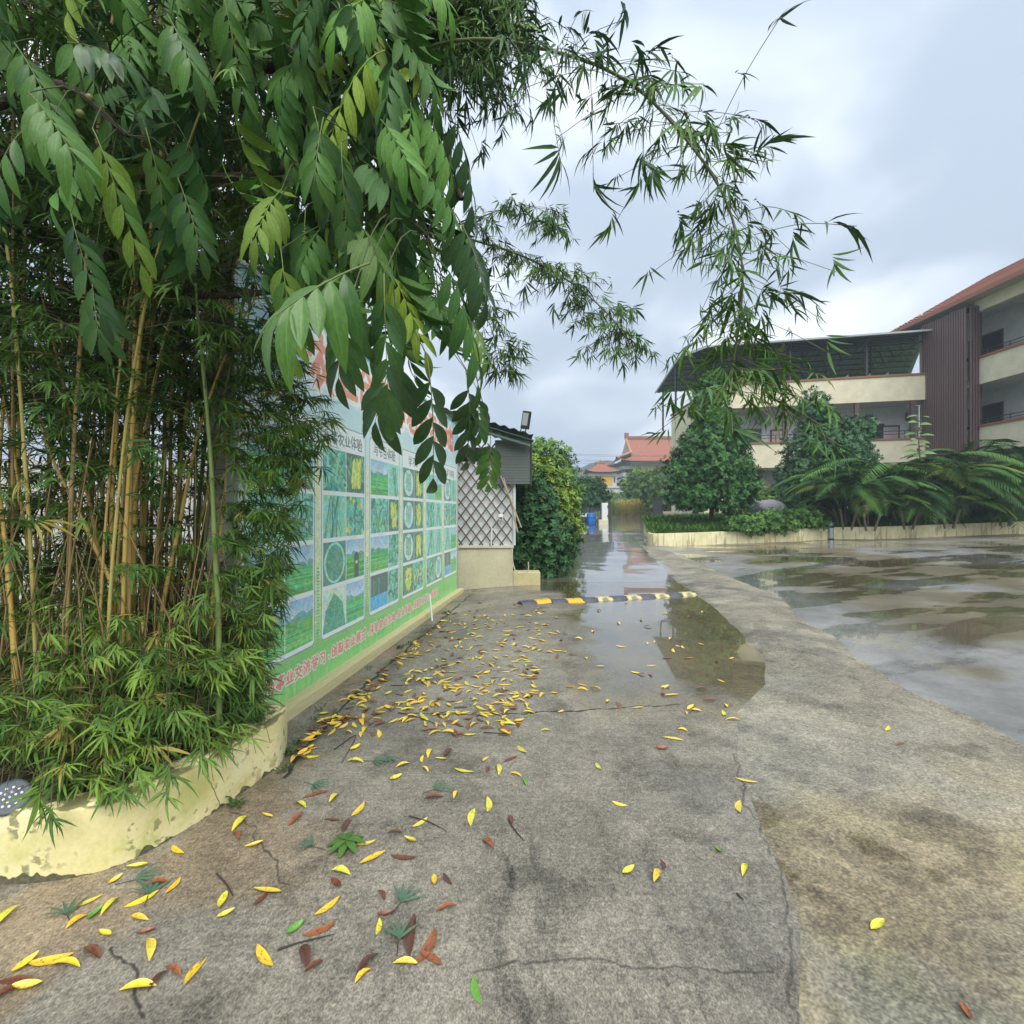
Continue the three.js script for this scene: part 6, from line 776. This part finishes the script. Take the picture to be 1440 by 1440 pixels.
  const Y = [155, 1275, 123, 1270, 107, 1297, 200, 1267, 195, 1293, 148, 1315, 212, 1335, 37, 1357, 70, 1353, 93, 1358, 37, 1390, 193, 1392, 272, 1367, 370, 1348, 462, 1276, 377, 1253, 313, 1270, 318, 1287, 248, 1197, 357, 1190, 163, 1238, 193, 1220, 7, 1293, 422, 1133, 470, 1123, 337, 1159, 377, 1147, 245, 1247, 610, 1240, 523, 1207, 480, 1227, 577, 1183, 592, 1158, 688, 1132, 640, 1118, 662, 1150, 505, 1140, 515, 1187, 533, 1305, 570, 1357, 510, 1373, 567, 1077, 593, 1068, 603, 1060, 620, 1067, 500, 1072, 500, 1053, 598, 1082, 557, 1095, 652, 1085, 682, 1068, 660, 1034, 725, 1090, 702, 1083, 762, 978, 743, 1003, 713, 1001, 767, 1028, 733, 1055, 884, 1226, 924, 1232, 1047, 1224, 1038, 1135, 1050, 1099, 871, 1132, 1233, 1304, 970, 995, 978, 1000, 966, 1003, 1022, 993, 1018, 1004, 1031, 1013, 960, 1027, 947, 1039, 841, 1079, 1249, 1026, 436, 1066, 432, 1060, 470, 1010, 455, 1005];
  const Bn = [220, 1243, 450, 1310, 430, 1347, 442, 1360, 245, 1365, 220, 1380, 23, 1380, 127, 1342, 368, 1265, 205, 1312, 7, 1400, 333, 1175, 443, 1117, 575, 1317, 603, 1333, 607, 1348, 515, 1358, 543, 1287, 537, 1259, 472, 1245, 567, 1207, 555, 1172, 610, 1123, 487, 1159, 468, 1153, 687, 1083, 717, 1068, 630, 1060, 687, 1187, 718, 1153, 417, 1153, 627, 1277, 628, 1238, 1267, 1047, 1358, 1424, 931, 1053, 933, 1217];
  for (let i = 0; i < Y.length; i += 2) drop(Y[i], Y[i + 1], 'y'); for (let i = 0; i < Bn.length; i += 2) drop(Bn[i], Bn[i + 1], 'b', i > 24 && i < 32 ? 1.35 : 1); for (const [x, y] of [[415, 1307], [133, 1287], [1011, 1197], [668, 1395], [742, 1007], [738, 1100], [733, 1040]]) drop(x, y, 'g', 0.8);
  for (let i = 0; i < 400 && count < 300; i++) { const py = 846 + Math.pow(r(), 0.85) * 175, t = (py - 846) / 175, xl = lerp(640, 430, t), px = lerp(xl, lerp(775, 745, t), Math.pow(r(), 0.8)); drop(px, py, r() < 0.74 ? 'y' : 'b', 0.95); }
  const extra = new THREE.Group(); // leaves past the three hundred, and the flotsam on the water
  { const lists = shapes.map(() => []), cols = shapes.map(() => []); const add = (px, py, yl) => { const p = gp(px, py), k = (r() * 5) | 0, s = 0.75 + r() * 0.4; if (p.x < -1.5 + 0.12 * (-p.z - 3.9) && -p.z > 3.2) return; lists[k].push(new M4().compose(V(p.x, p.y + 0.003, p.z), new Q().setFromEuler(new THREE.Euler((r() - 0.5) * 0.3, r() * 6.3, (r() - 0.5) * 0.3)), V(s, s, s))); cols[k].push(yl ? rgb(0.78, 0.60, 0.07).lerp(rgb(0.68, 0.42, 0.05), r()) : rgb(0.2, 0.085, 0.045)); };
    for (let i = 0; i < 230; i++) { const t = Math.pow(r(), 0.7), py = 845 + t * 190, xl = lerp(632, 425, t); add(lerp(xl, lerp(775, 740, t), r()), py, r() < 0.75); } for (let i = 0; i < 60; i++) add(770 + r() * 260, 848 + r() * 160, r() < 0.6); for (let i = 0; i < 90; i++) { const t = r(); add(lerp(620, 400, t) + r() * 26, lerp(862, 1068, t), r() < 0.4); }
    const sm = pmat(0xffffff, 0.5, { side: THREE.DoubleSide }); shapes.forEach((g, k) => lists[k].length && instanced('leaf_litter', g, sm, lists[k], extra, (i) => cols[k][i])); extra.name = 'leaf_litter'; extra.userData = { label: 'scattered small yellow and brown leaf litter along the drive', category: 'leaf litter', kind: 'stuff' }; scene.add(extra); }
  // broken twigs
  const tw = mat([0.045, 0.035, 0.028], 0.8); for (const p of [[575, 1149, 600, 1156, 628, 1170], [390, 1338, 420, 1328, 470, 1316], [304, 1230, 318, 1245, 328, 1262], [715, 1155, 725, 1170, 737, 1184], [470, 1055, 500, 1035, 480, 1075], [680, 1031, 700, 1032, 718, 1033], [560, 1003, 590, 1010, 620, 1022], [1036, 1258, 1040, 1262, 1046, 1268]]) { const a = []; for (let i = 0; i < 6; i += 2) { const q = gp(p[i], p[i + 1]); q.y += 0.006; a.push(q); } single('twig', tube(curve(a, 10), [0.004, 0.004, 0.004, 0.0035, 0.0035, 0.003, 0.003, 0.003, 0.0025, 0.002, 0.0015], 5), tw, 'thin dark broken twig ' + zone(a[1]), 'twig', 'twigs on the drive'); }
  // fallen bamboo sprigs
  const blue = leafMat([0.12, 0.24, 0.17], 0.45, 0.2); for (const [px, py, a] of [[563, 1272, 2.8], [440, 1193, 4.4], [208, 1262, 3.6], [95, 1290, 4.0], [560, 1325, 3.3], [545, 1068, 0.5], [525, 1072, 1.5], [610, 1112, 2.2], [440, 1105, 1.2], [190, 1240, 2.0]]) { const p = gp(px, py), s = thing('bamboo_sprig', 'fallen narrow leaved bamboo sprig ' + zone(p), 'sprig', [p.x, p.y + 0.004, p.z], a, 'bamboo sprigs on the drive'); for (let k = 0; k < 5; k++) { const l = part('leaf', bLeaf[1], blue, s); l.rotation.y = (k - 2) * 0.42; l.rotation.x = -0.06; l.position.y = 0.006 + k * 0.0025; } part('stalk', bar(V(0, 0.004, 0), V(0.0, 0.005, -0.07), 0.0018, 4), tw, s); }
  { const p = gp(487, 1190), s = thing('green_leaf_spray', 'fresh green lobed leaf spray fallen on the concrete', 'leaf', [p.x, p.y + 0.004, p.z]), g = leafGeo(0.1, 0.04, { base: 0.5, droop: 0.3, segs: 5 }), m = leafMat([0.10, 0.24, 0.05], 0.35, 0.25); for (let k = 0; k < 8; k++) { const l = part('leaflet', g, m, s); l.rotation.y = k * 0.8; l.position.y = 0.02 + 0.004 * (k % 3); } part('stalk', bar(V(0, 0.006, 0), V(0.02, 0.012, 0.08), 0.003, 5), tw, s); }
  // weeds in the gutter
  const wm = leafMat([0.07, 0.16, 0.03], 0.45, 0.3), wg = leafGeo(0.05, 0.014, { droop: 0.5, segs: 2 }); for (const [px, py, n, s] of [[405, 1062, 26, 1.3], [420, 1045, 18, 1], [335, 1135, 20, 1.2], [440, 1012, 14, 0.9], [450, 1000, 12, 0.8], [562, 912, 22, 1.3], [575, 906, 16, 1.1], [625, 862, 14, 1.1], [400, 1085, 16, 1.1], [520, 942, 12, 0.9]]) { const p = gp(px, py), w = thing('weed', (n > 20 ? 'large' : n > 15 ? 'middling' : n > 13 ? 'small' : 'tiny') + ' green weed tuft ' + zone(p), 'weed', [p.x, p.y - 0.003, p.z], 0, 'weeds along the kerb gutter'); for (let k = 0; k < n; k++) { const a = r() * 6.3, l = part('leaf', wg, wm, w); const M = look(V((r() - 0.5) * 0.07, 0.002 + r() * 0.02, (r() - 0.5) * 0.07), V(Math.cos(a), 0.4 + r(), Math.sin(a)), V(0, 1, 0), s * (0.6 + r() * 0.7)); M.decompose(l.position, l.quaternion, l.scale); } }
}
renderer.render(scene, camera);
